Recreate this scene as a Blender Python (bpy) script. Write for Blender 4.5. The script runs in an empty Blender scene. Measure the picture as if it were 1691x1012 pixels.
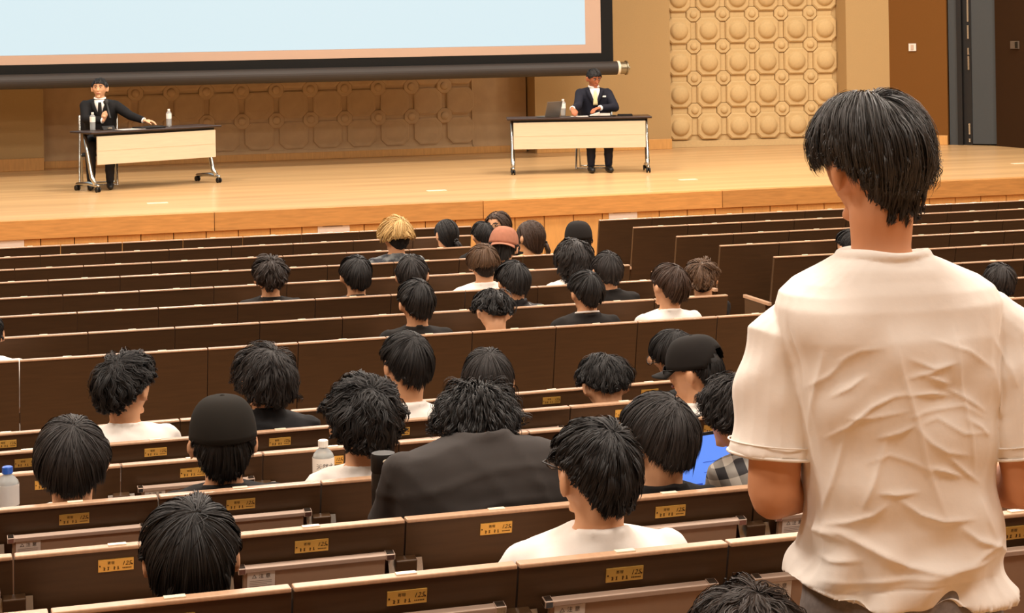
import bpy, bmesh, math, random
import numpy as np
from mathutils import Vector, Matrix
random.seed(7); rng = np.random.default_rng(7)
PI = math.pi
C = bpy.context.scene.collection
sc = bpy.context.scene

# ------------------------------------------------------------------ camera, world, lights, exposure
PHI, ROLL, FPX, PX0, PY0, CAMZ = math.radians(16.4), 0.0166, 3200.0, 845.5, 45.0, 2.69
RT = Vector((math.cos(PHI), -math.sin(PHI), 0)); FW = Vector((math.sin(PHI), math.cos(PHI), 0)); UP = Vector((0, 0, 1))
cam = bpy.data.objects.new('camera', bpy.data.cameras.new('camera')); C.objects.link(cam)
cx_ = RT*math.cos(ROLL) - UP*math.sin(ROLL); cy_ = RT*math.sin(ROLL) + UP*math.cos(ROLL); cz_ = -FW
mw = Matrix((cx_, cy_, cz_)).transposed().to_4x4(); mw.translation = (0, 0, CAMZ); cam.matrix_world = mw
cam.data.sensor_width = 36; cam.data.lens = FPX/1691*36; cam.data.shift_y = -(506-PY0)/1691
cam.data.clip_end = 200; sc.camera = cam
w = bpy.data.worlds.new('world'); sc.world = w; w.use_nodes = True
w.node_tree.nodes['Background'].inputs[0].default_value = (1, .8, .6, 1); w.node_tree.nodes['Background'].inputs[1].default_value = .02
vs = sc.view_settings; vs.view_transform = 'Standard'; vs.look = 'None'; vs.gamma = 1; vs.use_curve_mapping = False
vs.exposure = 0.55
def area_light(x, y, z, sx, sy, power, colr, tilt=0):
    l = bpy.data.lights.new('ceiling_lamp', 'AREA'); l.shape = 'RECTANGLE'; l.size = sx; l.size_y = sy; l.energy = power; l.color = colr
    o = bpy.data.objects.new('ceiling_lamp', l); C.objects.link(o); o.location = (x, y, z); o.rotation_euler = (tilt, 0, 0); return o
WARM = (1, .90, .79)
for gx in (-4, 2, 8, 14):
    for gy, pw_ in ((.6, 120), (5, 205), (10, 135), (13.5, 150), (17.3, 195)): area_light(gx, gy, 7.7, 1.6, 1.2, pw_, WARM)
for gx in (0, 4.5, 9, 13.5): area_light(gx, 21.6, 7.7, 1.6, .8, 195, (1, .90, .79))

# ------------------------------------------------------------------ pixel helpers (where the photographed things stand)
def ray(px, py):
    u, v = px-PX0, py-PY0
    x = u*math.cos(ROLL) - v*math.sin(ROLL); y = u*math.sin(ROLL) + v*math.cos(ROLL)
    return FW + RT*(x/FPX) - UP*(y/FPX)
def on_z(px, py, z): d = ray(px, py); return Vector((0, 0, CAMZ)) + d*((z-CAMZ)/d.z)
def at_y(px, py, Y): d = ray(px, py); return Vector((0, 0, CAMZ)) + d*(Y/d.y)
def at_d(px, py, D): return Vector((0, 0, CAMZ)) + ray(px, py)*D
def scale_at(p): return FPX/max(.1, p.dot(FW))

# ------------------------------------------------------------------ materials
def lin(c): return tuple((v/255/12.92 if v/255 <= .04045 else ((v/255+.055)/1.055)**2.4) for v in c)
MATS = {}
def mat(name, c, rough=.6, spec=.5, metal=0, noise=0, nscale=20, stretch=(1, 1, 1), bump=0, bscale=60, emit=0, trans=0, srgb=True, rand=0, coat=0, alpha=1):
    if name in MATS: return MATS[name]
    m = bpy.data.materials.new(name); m.use_nodes = True; nt = m.node_tree; b = nt.nodes['Principled BSDF']
    c = lin(c) if srgb else c
    b.inputs['Base Color'].default_value = (*c, 1); b.inputs['Roughness'].default_value = rough
    b.inputs['Specular IOR Level'].default_value = spec; b.inputs['Metallic'].default_value = metal
    b.inputs['Coat Weight'].default_value = coat
    if trans: b.inputs['Transmission Weight'].default_value = trans
    if emit: b.inputs['Emission Color'].default_value = (*c, 1); b.inputs['Emission Strength'].default_value = emit
    if noise or bump or rand:
        tc = nt.nodes.new('ShaderNodeTexCoord'); mp = nt.nodes.new('ShaderNodeMapping'); mp.inputs['Scale'].default_value = stretch
        nt.links.new(tc.outputs['Object'], mp.inputs[0])
        n = nt.nodes.new('ShaderNodeTexNoise'); n.inputs['Scale'].default_value = nscale; n.inputs['Detail'].default_value = 5
        nt.links.new(mp.outputs[0], n.inputs['Vector'])
        mr = nt.nodes.new('ShaderNodeMapRange'); mr.inputs['From Min'].default_value = .25; mr.inputs['From Max'].default_value = .75
        mr.inputs['To Min'].default_value = 1-noise; mr.inputs['To Max'].default_value = 1+noise; nt.links.new(n.outputs[0], mr.inputs[0])
        last = mr.outputs[0]
        if rand:
            oi = nt.nodes.new('ShaderNodeObjectInfo'); m2 = nt.nodes.new('ShaderNodeMapRange'); m2.inputs['To Min'].default_value = 1-rand; m2.inputs['To Max'].default_value = 1+rand
            nt.links.new(oi.outputs['Random'], m2.inputs[0]); mm = nt.nodes.new('ShaderNodeMath'); mm.operation = 'MULTIPLY'
            nt.links.new(last, mm.inputs[0]); nt.links.new(m2.outputs[0], mm.inputs[1]); last = mm.outputs[0]
        vm = nt.nodes.new('ShaderNodeVectorMath'); vm.operation = 'SCALE'; vm.inputs[0].default_value = c
        nt.links.new(last, vm.inputs['Scale']); nt.links.new(vm.outputs[0], b.inputs['Base Color'])
        if bump:
            n2 = nt.nodes.new('ShaderNodeTexNoise'); n2.inputs['Scale'].default_value = bscale; n2.inputs['Detail'].default_value = 4
            nt.links.new(mp.outputs[0], n2.inputs['Vector'])
            bp = nt.nodes.new('ShaderNodeBump'); bp.inputs['Strength'].default_value = bump; bp.inputs['Distance'].default_value = .01
            nt.links.new(n2.outputs[0], bp.inputs['Height']); nt.links.new(bp.outputs[0], b.inputs['Normal'])
    MATS[name] = m; return m
M = dict(
 bench=mat('bench_wood', (76, 54, 33), .42, .4, noise=.13, nscale=6, stretch=(1, 1, 14), rand=.06),
 cap=mat('bench_cap_wood', (196, 158, 126), .32, .5, noise=.1, nscale=8, stretch=(10, 1, 1), coat=.3),
 lid=mat('desk_lid_laminate', (170, 138, 112), .5, .35, noise=.04, nscale=30),
 rail=mat('lid_rail', (196, 172, 154), .5, .4, metal=.1),
 chrome=mat('brushed_steel', (200, 198, 190), .25, .5, metal=1),
 steel_dark=mat('dark_steel', (70, 66, 62), .35, .5, metal=1),
 black=mat('black_plastic', (16, 14, 13), .45, .4),
 brass=mat('brass_plate', (226, 182, 92), .35, .5, metal=.35, rand=.35),
 ink=mat('dark_engraving', (58, 36, 14), .6, .3),
 paper=mat('white_paper', (228, 216, 204), .8, .2, noise=.03),
 tag=mat('pale_tag', (240, 226, 200), .35, .5),
 carpet=mat('hall_floor', (168, 130, 92), .7, .2, noise=.12, nscale=4),
 stage=mat('stage_floor_wood', (206, 168, 118), .26, .5, noise=.17, nscale=3.0, stretch=(.12, 1.3, 1), bump=.03, bscale=6),
 fascia=mat('stage_fascia_oak', (192, 138, 76), .42, .4, noise=.16, nscale=5, stretch=(1.2, 1, 12), rand=.16),
 plank=mat('stage_front_oak', (204, 152, 86), .45, .4, noise=.1, nscale=5, stretch=(9, 1, 1.2), rand=.05),
 gap=mat('dark_gap', (40, 24, 14), .9, .1),
 relief=mat('carved_stone_relief', (200, 172, 124), .8, .2, noise=.05, nscale=30, rand=.03),
 plaster=mat('warm_fabric_wall', (178, 148, 102), .85, .15, noise=.05, nscale=90, bump=.1, bscale=120),
 recess=mat('recess_stone', (190, 160, 122), .8, .15, noise=.09, nscale=5),
 brown=mat('brown_fabric_wall', (112, 74, 34), .9, .1, noise=.05, nscale=90),
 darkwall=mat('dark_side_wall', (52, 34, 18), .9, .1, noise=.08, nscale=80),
 door=mat('charcoal_door', (62, 66, 68), .5, .35, noise=.03),
 doorblack=mat('black_door_frame', (20, 19, 19), .45, .4),
 ceil=mat('ceiling_paint', (205, 185, 155), .9, .1),
 sidewall=mat('hall_side_wall', (150, 124, 92), .85, .1),
 scr_black=mat('screen_masking', (20, 20, 19), .8, .2),
 scr_border=mat('screen_fabric', (182, 156, 138), .85, .1),
 roller=mat('screen_roller', (52, 46, 42), .55, .35),
 slide=mat('projected_slide', (212, 234, 241), .9, 0, emit=1),
 tabletop=mat('dark_table_top', (50, 32, 24), .35, .5),
 tablepanel=mat('pale_maple_panel', (212, 194, 166), .5, .3, noise=.05, nscale=4, stretch=(1, 1, 12)),
)
sl = M['slide'].node_tree.nodes['Principled BSDF']; sl.inputs['Emission Strength'].default_value = .66; sl.inputs['Base Color'].default_value = (.05, .05, .05, 1)
M['scr_border'].node_tree.nodes['Principled BSDF'].inputs['Roughness'].default_value = .9

# ------------------------------------------------------------------ mesh helpers
class MB:
    def __init__(s): s.v = []; s.f = []; s.m = []
    def add(s, v, f, m=0):
        o = len(s.v); s.v += [tuple(p) for p in v]; s.f += [tuple(i+o for i in q) for q in f]; s.m += [m]*len(f); return s
    def box(s, x0, x1, y0, y1, z0, z1, m=0, mx=None):
        v = [Vector(p) for p in ((x0, y0, z0), (x1, y0, z0), (x1, y1, z0), (x0, y1, z0), (x0, y0, z1), (x1, y0, z1), (x1, y1, z1), (x0, y1, z1))]
        if mx: v = [mx @ p for p in v]
        return s.add(v, [(0, 3, 2, 1), (4, 5, 6, 7), (0, 1, 5, 4), (1, 2, 6, 5), (2, 3, 7, 6), (3, 0, 4, 7)], m)
    def prism(s, poly, x0, x1, m=0):      # polygon in (y,z), counter-clockwise seen from +x, extruded in x
        n = len(poly); v = [(x0, *p) for p in poly] + [(x1, *p) for p in poly]
        f = [tuple(reversed(range(n))), tuple(range(n, 2*n))] + [(i, (i+1) % n, n+(i+1) % n, n+i) for i in range(n)]
        return s.add(v, f, m)
    def rings(s, R, m=0, cap=True):
        n = len(R[0]); v = [p for r in R for p in r]; f = []
        for k in range(len(R)-1):
            for i in range(n): j = (i+1) % n; f.append((k*n+i, k*n+j, (k+1)*n+j, (k+1)*n+i))
        if cap: f.append(tuple(reversed(range(n)))); f.append(tuple(range((len(R)-1)*n, len(R)*n)))
        return s.add(v, f, m)
    def tube(s, pts, rad, n=10, m=0, round_=True, flat=1.0):
        pts = [np.array(p, float) for p in pts]
        rad = [rad]*len(pts) if np.isscalar(rad) else list(rad)
        if round_:
            a = pts[0]-pts[1]; a = a/np.linalg.norm(a); b = pts[-1]-pts[-2]; b = b/np.linalg.norm(b)
            pre = [(pts[0]+a*rad[0]*math.sin(t), rad[0]*math.cos(t)) for t in (1.35, .8)]
            post = [(pts[-1]+b*rad[-1]*math.sin(t), rad[-1]*math.cos(t)) for t in (.8, 1.35)]
            pts = [p for p, _ in pre] + pts + [p for p, _ in post]; rad = [r for _, r in pre] + rad + [r for _, r in post]
        R = []; e = None
        for k, p in enumerate(pts):
            d = pts[min(k+1, len(pts)-1)] - pts[max(k-1, 0)]; d = d/(np.linalg.norm(d)+1e-9)
            if e is None:
                ref = np.array((0, 0, 1.)) if abs(d[2]) < .9 else np.array((0, 1., 0)); e = np.cross(ref, d)
            e = e - d*e.dot(d); e = e/np.linalg.norm(e); g = np.cross(d, e)
            R.append([tuple(p + rad[k]*(math.cos(t)*e + math.sin(t)*g*flat)) for t in np.linspace(0, 2*PI, n, endpoint=False)])
        return s.rings(R, m)
    def lathe(s, prof, n=20, c=(0, 0, 0), m=0, cap=True):
        return s.rings([[(c[0]+r*math.cos(t), c[1]+r*math.sin(t), c[2]+z) for t in np.linspace(0, 2*PI, n, endpoint=False)] for r, z in prof], m, cap)
    def ell(s, c, r, m=0, nu=14, nv=9, mx=None):
        R = []
        for k in range(nv):
            t = PI*(k+.5)/nv - PI/2; ring = []
            for a in np.linspace(0, 2*PI, nu, endpoint=False):
                p = Vector((r[0]*math.cos(t)*math.cos(a), r[1]*math.cos(t)*math.sin(a), r[2]*math.sin(t)))
                if mx: p = mx @ p
                ring.append(tuple(Vector(c)+p))
            R.append(ring)
        return s.rings(R, m)
    def xf(s, mx): s.v = [tuple(mx @ Vector(p)) for p in s.v]; return s
    def mesh(s, name, mats, smooth=False):
        me = bpy.data.meshes.new(name); me.from_pydata(s.v, [], s.f)
        for q in (mats if isinstance(mats, (list, tuple)) else [mats]): me.materials.append(q)
        me.polygons.foreach_set('material_index', s.m)
        if smooth: me.polygons.foreach_set('use_smooth', [True]*len(s.f))
        me.update(); return me
    def build(s, name, mats, parent=None, smooth=False, bevel=0):
        return obj(name, bevel_mesh(s.mesh(name, mats, smooth), bevel) if bevel else s.mesh(name, mats, smooth), parent)
def bevel_mesh(me, w_):
    bm = bmesh.new(); bm.from_mesh(me); bmesh.ops.bevel(bm, geom=[e for e in bm.edges if len(e.link_faces) == 2 and e.calc_face_angle(0) > .6], offset=w_, segments=2, affect='EDGES', profile=.5)
    bm.to_mesh(me); bm.free(); return me
def obj(name, me, parent=None, loc=None, rot=None, label=None):
    o = bpy.data.objects.new(name, me); C.objects.link(o)
    if parent: o.parent = parent
    if loc is not None: o.location = loc
    if rot is not None: o.rotation_euler = rot
    if label: o['label'] = label
    return o
def thing(name, label, cat, loc=(0, 0, 0), rz=0, group=None):
    o = bpy.data.objects.new(name, None); C.objects.link(o); o.location = loc; o.rotation_euler = (0, 0, rz); o.empty_display_size = .1
    o['label'] = label; o['category'] = cat
    if group: o['group'] = group
    return o
def tag(o, label, cat, group=None):
    o['label'] = label; o['category'] = cat
    if group: o['group'] = group
    return o
def struct(o): o['kind'] = 'structure'; return o
def auto_smooth(me, ang=.6):
    bm = bmesh.new(); bm.from_mesh(me)
    for f in bm.faces: f.smooth = True
    for e in bm.edges: e.smooth = not (len(e.link_faces) == 2 and e.calc_face_angle(0) > ang)
    bm.to_mesh(me); bm.free(); return me
_tx = {}
def text_geo(s, size):
    if (s, size) not in _tx:
        cu = bpy.data.curves.new('lettering', 'FONT'); cu.body = s; cu.size = size; cu.align_x = 'CENTER'; cu.align_y = 'CENTER'; cu.resolution_u = 2
        o = bpy.data.objects.new('lettering', cu); C.objects.link(o); dg = bpy.context.evaluated_depsgraph_get()
        me = o.evaluated_get(dg).to_mesh(); _tx[(s, size)] = ([tuple(v.co) for v in me.vertices], [tuple(p.vertices) for p in me.polygons])
        o.evaluated_get(dg).to_mesh_clear(); bpy.data.objects.remove(o); bpy.data.curves.remove(cu)
    return _tx[(s, size)]
def put_text(mb, s, size, mx, m): v, f = text_geo(s, size); mb.add([mx @ Vector(p) for p in v], f, m)

# ------------------------------------------------------------------ hall shell
STZ = .86                                    # stage height above the front floor
YR = dict(N=15.97, M=15.27, L=14.47, K=13.73, J=12.90, I=12.06, H=11.22, G=10.41, F=8.47, E=7.60, D=6.74, C=5.80, B=4.85, A=3.97, Z=3.12)
ZT = dict(N=1.0, M=1.0, L=1.0, K=1.0, J=1.0, I=1.0, H=1.0, G=1.0, F=1.01, E=1.11, D=1.215, C=1.32, B=1.43, A=1.54, Z=1.62)   # top of the seat backs
HB = 1.0
SL = dict(A=.014, B=.014, C=.012, D=.016, E=.03, F=.03)          # rear rows run a hair askew
prof = [(20.2, -.3), (20.2, 0.0), (9.6, 0)]
for a, b in zip('FEDCBA', 'EDCBAZ'):
    y = YR[a]+.1; prof += [(y, ZT[a]-HB), (y, ZT[b]-HB)] if b != 'Z' else [(y, ZT[a]-HB), (y, .72)]
prof[2:4] = [(YR['F']+.1, 0.0)]
prof += [(2.9, .72), (2.9, .84), (-5, .84), (-5, -.3)]
struct(MB().prism(prof, -8, 19).build('floor', M['carpet']))
struct(MB().box(-8.2, 19.2, -5.2, 29.2, 8, 8.2).build('ceiling', M['ceil']))
struct(MB().box(-8.2, -8, -5, 29, -.3, 8).build('wall_left', M['sidewall']))
struct(MB().box(19, 19.2, -5, 29, -.3, 8).build('wall_right', M['sidewall']))
struct(MB().box(-8, 19, -5.2, -5, -.3, 8).build('wall_rear', M['sidewall']))

# stage
SY = on_z(845, 330, STZ).y
struct(MB().box(-8, 19, SY+.02, 29, STZ-.1, STZ).build('floor', M['stage']))
stage_front = struct(MB().box(-8, 19, SY+.1, SY+.3, 0, STZ-.1).build('wall_front', M['gap']))
jx = [-8] + [on_z(a, b, STZ).x for a, b in ((355, 352), (797, 332), (1191, 315))] + [19]
zb = STZ-.185
for a, b in zip(jx, jx[1:]): MB().box(a+.003, b-.003, SY-.02, SY+.12, zb, STZ+.004).build('fascia_board', M['fascia'], stage_front, bevel=.004)
px_ = [at_y(a, b, SY).x for a, b in ((67.3, 395), (123.3, 392), (178.4, 390), (342, 382), (394.8, 379), (448.2, 377), (499, 374))]
pw = (px_[6]-px_[0])/8
pm = bevel_mesh(MB().box(.004, pw-.004, 0, .06, 0, zb-.004).mesh('plank', M['plank']), .004)
k0 = int((px_[0]+8)/pw)
for k in range(-k0, int((19-px_[0])/pw)): obj('plank', pm, stage_front, (px_[0]+k*pw, SY+.02, 0))

# back wall of the stage, a run of slabs from base point to base point
def slab(name, p, q, m, h=8, th=.3, kind=True, z0=STZ-.05):
    p, q = Vector((p[0], p[1], 0)), Vector((q[0], q[1], 0)); d = (q-p); L = d.length
    o = MB().box(0, L, 0, th, z0, h).build(name, m); o.location = p; o.rotation_euler = (0, 0, math.atan2(d.y, d.x))
    return struct(o), L
def bp(px, py): v = on_z(px, py, STZ); return (v.x, v.y)
pL = bp(73, 281); yrec = bp(430, 265.7)[1]
pm0, pm1 = bp(883, 252.6), bp(1111, 246)
pil_y = (pm0[1]+pm1[1])/2
slab('wall_back', (-8, pL[1]-.25), (pL[0], pL[1]), M['plaster'], th=yrec-pL[1]+.3)
slab('wall_back', (pL[0], yrec), (pm0[0], yrec), M['recess'])
slab('wall_back', (pm0[0], pil_y+.05), (pm1[0], pil_y-.05), M['plaster'], th=.8)
r0 = bp(1113, 243.8); r1 = bp(1383, 237.5)
r0 = (r0[0]-.09, r0[1]+.015)
wall_relief, LR = slab('wall_back', r0, r1, M['relief'])
q0 = bp(1386, 238.3); q1 = bp(1400, 239.5); q2 = bp(1471, 238)
slab('wall_back', r1, q1, M['plaster']); slab('wall_back', q1, q2, M['plaster'], th=.6)
b1 = bp(1566, 239.3)
slab('wall_back', q2, b1, M['brown'])
d1 = bp(1648, 241); e1 = bp(1691, 244.5)
dd = Vector((e1[0]-d1[0], e1[1]-d1[1])); e2 = (d1[0]+dd.x*9, d1[1]+dd.y*9)
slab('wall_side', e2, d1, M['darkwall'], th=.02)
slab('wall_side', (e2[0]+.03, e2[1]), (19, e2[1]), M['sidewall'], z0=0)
# skirting boards on the pillars
def skirt(p, q, n, h=.16):
    p, q = Vector((*p, 0)), Vector((*q, 0)); d = q-p
    o = MB().box(0, d.length, -.04, 0, STZ, STZ+h).build(f'baseboard_{n}', M['plank'], bevel=.006); o.location = p; o.rotation_euler = (0, 0, math.atan2(d.y, d.x)); struct(o)
skirt((-8, pL[1]-.25), pL, 'left', .17); skirt((pm0[0]+.01, pil_y+.05), (pm1[0], pil_y-.05), 'middle', .15); skirt((q2[0]+.02, q2[1]), b1, 'right', .14)
skirt((pL[0]+.02, yrec), (pm0[0]-.02, yrec), 'recess', .10)
# carved octagon reliefs: every tile a part
def oct_tile(rx, rz, cut, th, dome_r, dome_h, nm):
    mb = MB()
    def ring(k, y): 
        ax, az = rx*k, rz*k; c = cut*k
        return [(x, y, z) for x, z in ((ax-c, -az), (ax, -az+c), (ax, az-c), (ax-c, az), (-ax+c, az), (-ax, az-c), (-ax, -az+c), (-ax+c, -az))]
    mb.rings([ring(1, 0), ring(1, -th*.7), ring(.9, -th), ring(.86, -th)], 0, True)
    n = 20; R = [[(dome_r*k*math.cos(t), -th-h*dome_h, dome_r*k*math.sin(t)) for t in np.linspace(0, 2*PI, n, endpoint=False)] for k, h in ((1.06, -.02), (1, .05), (.92, .38), (.75, .66), (.5, .87), (.22, .98), (.05, 1))]
    mb.rings(R, 0, False); mb.f.append(tuple(range(len(mb.v)-n, len(mb.v)))); mb.m.append(0)
    return auto_smooth(mb.mesh(nm, M['relief']), .5)
PWX = (LR-.09)/5.62; PHZ = .475
big = oct_tile(PWX*.41, PHZ*.41, .075, .065, .135, .07, 'octagon_tile'); small = oct_tile(.105, .105, .06, .05, .055, .035, 'small_octagon_tile')
bar_h = bevel_mesh(MB().box(-PWX/2+.11, PWX/2-.11, -.02, 0, -.045, .045).mesh('joint_bar', M['relief']), .006)
bar_v = bevel_mesh(MB().box(-.04, .04, -.02, 0, -PHZ/2+.11, PHZ/2-.11).mesh('joint_bar', M['relief']), .006)
for j in range(7):
    z = STZ+.31+PHZ*j
    for i in range(6):
        x = .165+PWX*i
        if x < LR-.1: obj('octagon_tile', big, wall_relief, (x+.02, 0, z))
        if x+PWX/2 < LR-.02:
            obj('small_octagon_tile', small, wall_relief, (x+.02+PWX/2, 0, z+PHZ/2))
            obj('joint_bar', bar_v, wall_relief, (x+.02+PWX/2, 0, z))
        obj('joint_bar', bar_h, wall_relief, (x+.02, 0, z+PHZ/2))
MB().box(0, LR, -.03, 0, STZ, STZ+.1).build('base_strip', M['relief'], wall_relief, bevel=.005)
rec = [o for o in C.objects if o.name.startswith('wall_back')][1]
xl, xr = at_y(165, 200, yrec).x - pL[0], at_y(780, 200, yrec).x - pL[0]
c0, c1 = at_y(427.7, 200, yrec).x - pL[0], at_y(706.5, 200, yrec).x - pL[0]
PX2 = (c1-c0)/5; zc0 = at_y(427.7, 225, yrec).z; zc1 = at_y(427.7, 174.4, yrec).z; PZ2 = zc1-zc0
mr = M['recess']; M['relief'], keep = mr, M['relief']
big2 = oct_tile(PX2*.42, PZ2*.44, .085, .035, .15, -.05, 'octagon_tile'); small2 = oct_tile(.11, .11, .062, .035, .06, .025, 'small_octagon_tile'); M['relief'] = keep
for j in range(9):
    for i in range(-6, 8):
        x = c0+PX2*i; z = zc0+PZ2*j
        if xl < x < xr-.15: obj('octagon_tile', big2, rec, (x, 0, z))
        if xl < x+PX2/2 < xr-.08: obj('small_octagon_tile', small2, rec, (x+PX2/2, 0, z+PZ2/2))
MB().box(xr-.01, xr+.03, -.03, 0, STZ, 6).build('panel_frame', mr, rec); MB().box(xl, xr, -.03, 0, STZ+.1, zc0-PZ2*.5).build('panel_frame', mr, rec)
# the dark doorway on the right
dv = Vector((d1[0]-b1[0], d1[1]-b1[1])); Ld = dv.length
door = thing('door_1', 'charcoal stage door leaf in a black frame with steel hinges right of the brown wall', 'door', (b1[0], b1[1], STZ), math.atan2(dv.y, dv.x)); door['kind'] = 'structure'
MB().box(.01, .2*Ld, .04, .1, 0, 4.2).build('door_leaf', M['door'], door, bevel=.004)
MB().box(.2*Ld, .3*Ld, .0, .12, 0, 4.2).build('door_frame', M['doorblack'], door); MB().box(.3*Ld, .37*Ld, .05, .2, 0, 4.2).build('door_frame', M['doorblack'], door)
MB().box(.37*Ld, .48*Ld, .03, .18, 0, 4.2).build('door_frame', M['doorblack'], door)
MB().box(.48*Ld, Ld, .04, .1, .02, 4.2).build('door_leaf', M['door'], door, bevel=.004)
for z0, z1 in ((.05, .1), (.16, .32), (1.1, 1.3), (1.32, 1.42), (1.55, 1.75), (1.8, 2.3)):
    MB().box(.415*Ld, .45*Ld, .005, .03, z0, z1).build('hinge', M['chrome'], door)
struct(MB().box(d1[0]-.6, 19, d1[1]+.9, d1[1]+1.1, STZ, 8).build('wall_back', M['doorblack']))
s_ = at_y(1510, 78, (q2[1]+b1[1])/2); 
sw = MB().box(-.055, .055, -.02, 0, -.055, .055).box(-.02, .02, -.03, -.02, -.035, .035, 1).build('wall_switch', [M['paper'], M['rail']])
f_ = (1510-1471)/(1566-1471); sw.location = (q2[0]+(b1[0]-q2[0])*f_, q2[1]+(b1[1]-q2[1])*f_-.002, s_.z); sw.rotation_euler = (0, 0, math.atan2(b1[1]-q2[1], b1[0]-q2[0]))
tag(sw, 'small white wall switch on the brown wall panel left of the dark door', 'switch')
f2 = (1681-1648)/(1691-1648)
sw2 = MB().box(-.09, .09, 0, .025, -.055, .055).box(-.08, -.02, .025, .03, -.045, .045, 1).build('wall_switch', [mat('taupe_plate', (92, 80, 68), .6), M['black']])
g_ = Vector((d1[0]+dd.x*f2, d1[1]+dd.y*f2)); sw2.location = (g_.x, g_.y-.01, at_y(1681, 74, g_.y).z); sw2.rotation_euler = (0, 0, math.atan2(dd.y, dd.x)+PI)
sw2.location.x -= .015; sw2.rotation_euler = (0, 0, math.atan2(dd.y, dd.x))
sw2.rotation_euler[2] += PI; tag(sw2, 'grey double switch plate on the dark side wall at the frame edge', 'switch')
# notice sheets on the stage front
for k, (xa, xb, ya, yb, lab) in enumerate(((-14, 40, 391, 407, 'white notice sheet pinned to the stage front, leftmost of the three'), (525, 578, 368.5, 384, 'white notice sheet pinned to the stage front behind the blond head\'s row, middle one'), (1006, 1053, 346, 361, 'white notice sheet pinned to the stage front above the right-hand seat block'))):
    a, b = at_y(xa, ya, SY), at_y(xb, yb, SY); xm, zm = (a.x+b.x)/2, (a.z+b.z)/2; ww, hh = (b.x-a.x)/2, .075
    t = thing('notice_sheet', lab, 'notice', (xm, SY+.016, zm))
    MB().box(-ww, ww, -.004, 0, -hh-.02, hh).build('sheet', M['paper'], t)
    for sx in (-1, 1): MB().lathe([(.011, 0), (.011, .006), (.004, .01)], 8).xf(Matrix.Translation((sx*(ww-.03), -.004, hh-.025)) @ Matrix.Rotation(PI/2, 4, 'X')).build('pin', M['black'], t)
    MB().box(-ww*.7, ww*.55, -.0055, -.004, .012, .02).build('printed_line', mat('grey_print', (150, 135, 125), .8), t)
# floor pocket lids on the stage, their reflection put into the pale colour
for px, py, l in ((260, 335.5, 'flat pale pocket lid in the stage floor in front of the left table'), (721, 314.8, 'flat pale pocket lid in the stage floor midway between the two tables'), (1136, 296.8, 'flat pale pocket lid in the stage floor right of the right table'), (1685, 270, 'flat pale pocket lid in the stage floor near the dark door')):
    p = on_z(px, py, STZ); o = MB().box(-.11, .11, -.05, .05, 0, .004).build('pocket_lid', M['tag']); o.location = (p.x, p.y, STZ+.0005); tag(o, l, 'tape')

# ------------------------------------------------------------------ projection screen
YS = 25.3
zr = at_y(500, 124.2, YS).z; rr = .095
xs = at_y(1018, 114, YS).x; zbot = at_y(500, 112, YS).z
ps = thing('projection_screen', 'big pull-down projection screen with black masking and a pale blue slide', 'screen', (0, YS, zr))
xb = at_y(1012, 60, YS).x; xw = at_y(992, 60, YS).x; xi = at_y(966, 50, YS).x
zw = at_y(500, 97.5, YS).z - zr - .0; zi = at_y(500, 82.5, YS).z - zr
top = 4.6
MB().box(-7, xb, -.004, .004, .04, top).build('masking', M['scr_black'], ps)
MB().box(-6.5, xw, -.007, -.0045, zw, top-.1).build('screen_fabric', M['scr_border'], ps)
MB().box(-6, xi, -.009, -.0075, zi, top-.3).build('slide', M['slide'], ps)
MB().tube([(-7, 0, 0), (xs, 0, 0)], rr, 24, round_=False).build('roller', M['roller'], ps, smooth=False)
auto_smooth(ps.children[-1].data, .9)
MB().lathe([(.099, 0), (.099, .035)], 24).xf(Matrix.Translation((xs, 0, 0)) @ Matrix.Rotation(PI/2, 4, 'Y')).build('end_ring', mat('pale_ring', (226, 214, 190), .5), ps)
auto_smooth(MB().lathe([(.085, .035), (.085, .13), (.1, .132), (.1, .15), (.06, .152), (.03, .16), (.03, .19)], 24).xf(Matrix.Translation((xs, 0, 0)) @ Matrix.Rotation(PI/2, 4, 'Y')).build('end_cap', mat('worn_metal', (150, 142, 120), .35, metal=.9), ps).data, .6)

# ------------------------------------------------------------------ fixed seat rows
SEG = .489; LEAN = .23
def lean_y(dz): return LEAN*(-dz)/HB            # how far the face has gone back, dz below the top
LA = math.atan2(LEAN, HB)
panel_m = MB().prism([(.0023, HB-.010), (LEAN*.95, .05), (LEAN*.95+.03, .05), (.032, HB-.010)], .0025, SEG-.0025).mesh('back_panel', M['bench'])
cap_m = bevel_mesh(MB().prism([(-.003, HB-.010), (.034, HB-.010), (.033, HB), (-.003, HB)], .003, SEG-.003).mesh('top_cap', M['cap']), .003)
tag_m = MB().box(SEG/2-.022, SEG/2+.022, .006, .026, HB, HB+.003).mesh('seat_number_tag', M['tag'])
TL = Matrix.Translation((0, 0, HB)) @ Matrix.Rotation(LA, 4, 'X')        # frame of the leaning face: x along, -z down the face, -y out
def face_mx(x, dz, out=0): return Matrix.Translation((x, 0, HB)) @ Matrix.Rotation(LA, 4, 'X') @ Matrix.Translation((0, -out, dz))
TXT = Matrix.Rotation(PI/2, 4, 'X')
pl = MB(); pl.box(-.043, .043, -.003, 0, -.016, .016)
for sx in (-1, 1): pl.lathe([(.0025, 0), (.002, .002)], 8, m=1).xf(Matrix()) if False else None
put_text(pl, '寄贈', .009, Matrix.Translation((-.012, -.0035, .0065)) @ TXT, 1)
put_text(pl, '125', .016, Matrix.Translation((.027, -.0035, .003)) @ TXT @ Matrix(((1, .3, 0, 0), (0, 1, 0, 0), (0, 0, 1, 0), (0, 0, 0, 1))), 1)
for k in range(6): pl.box(.016+k*.0038, .0185+k*.0038, -.0036, -.003, -.010, -.0075, 1)
r2 = random.Random(3)
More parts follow.
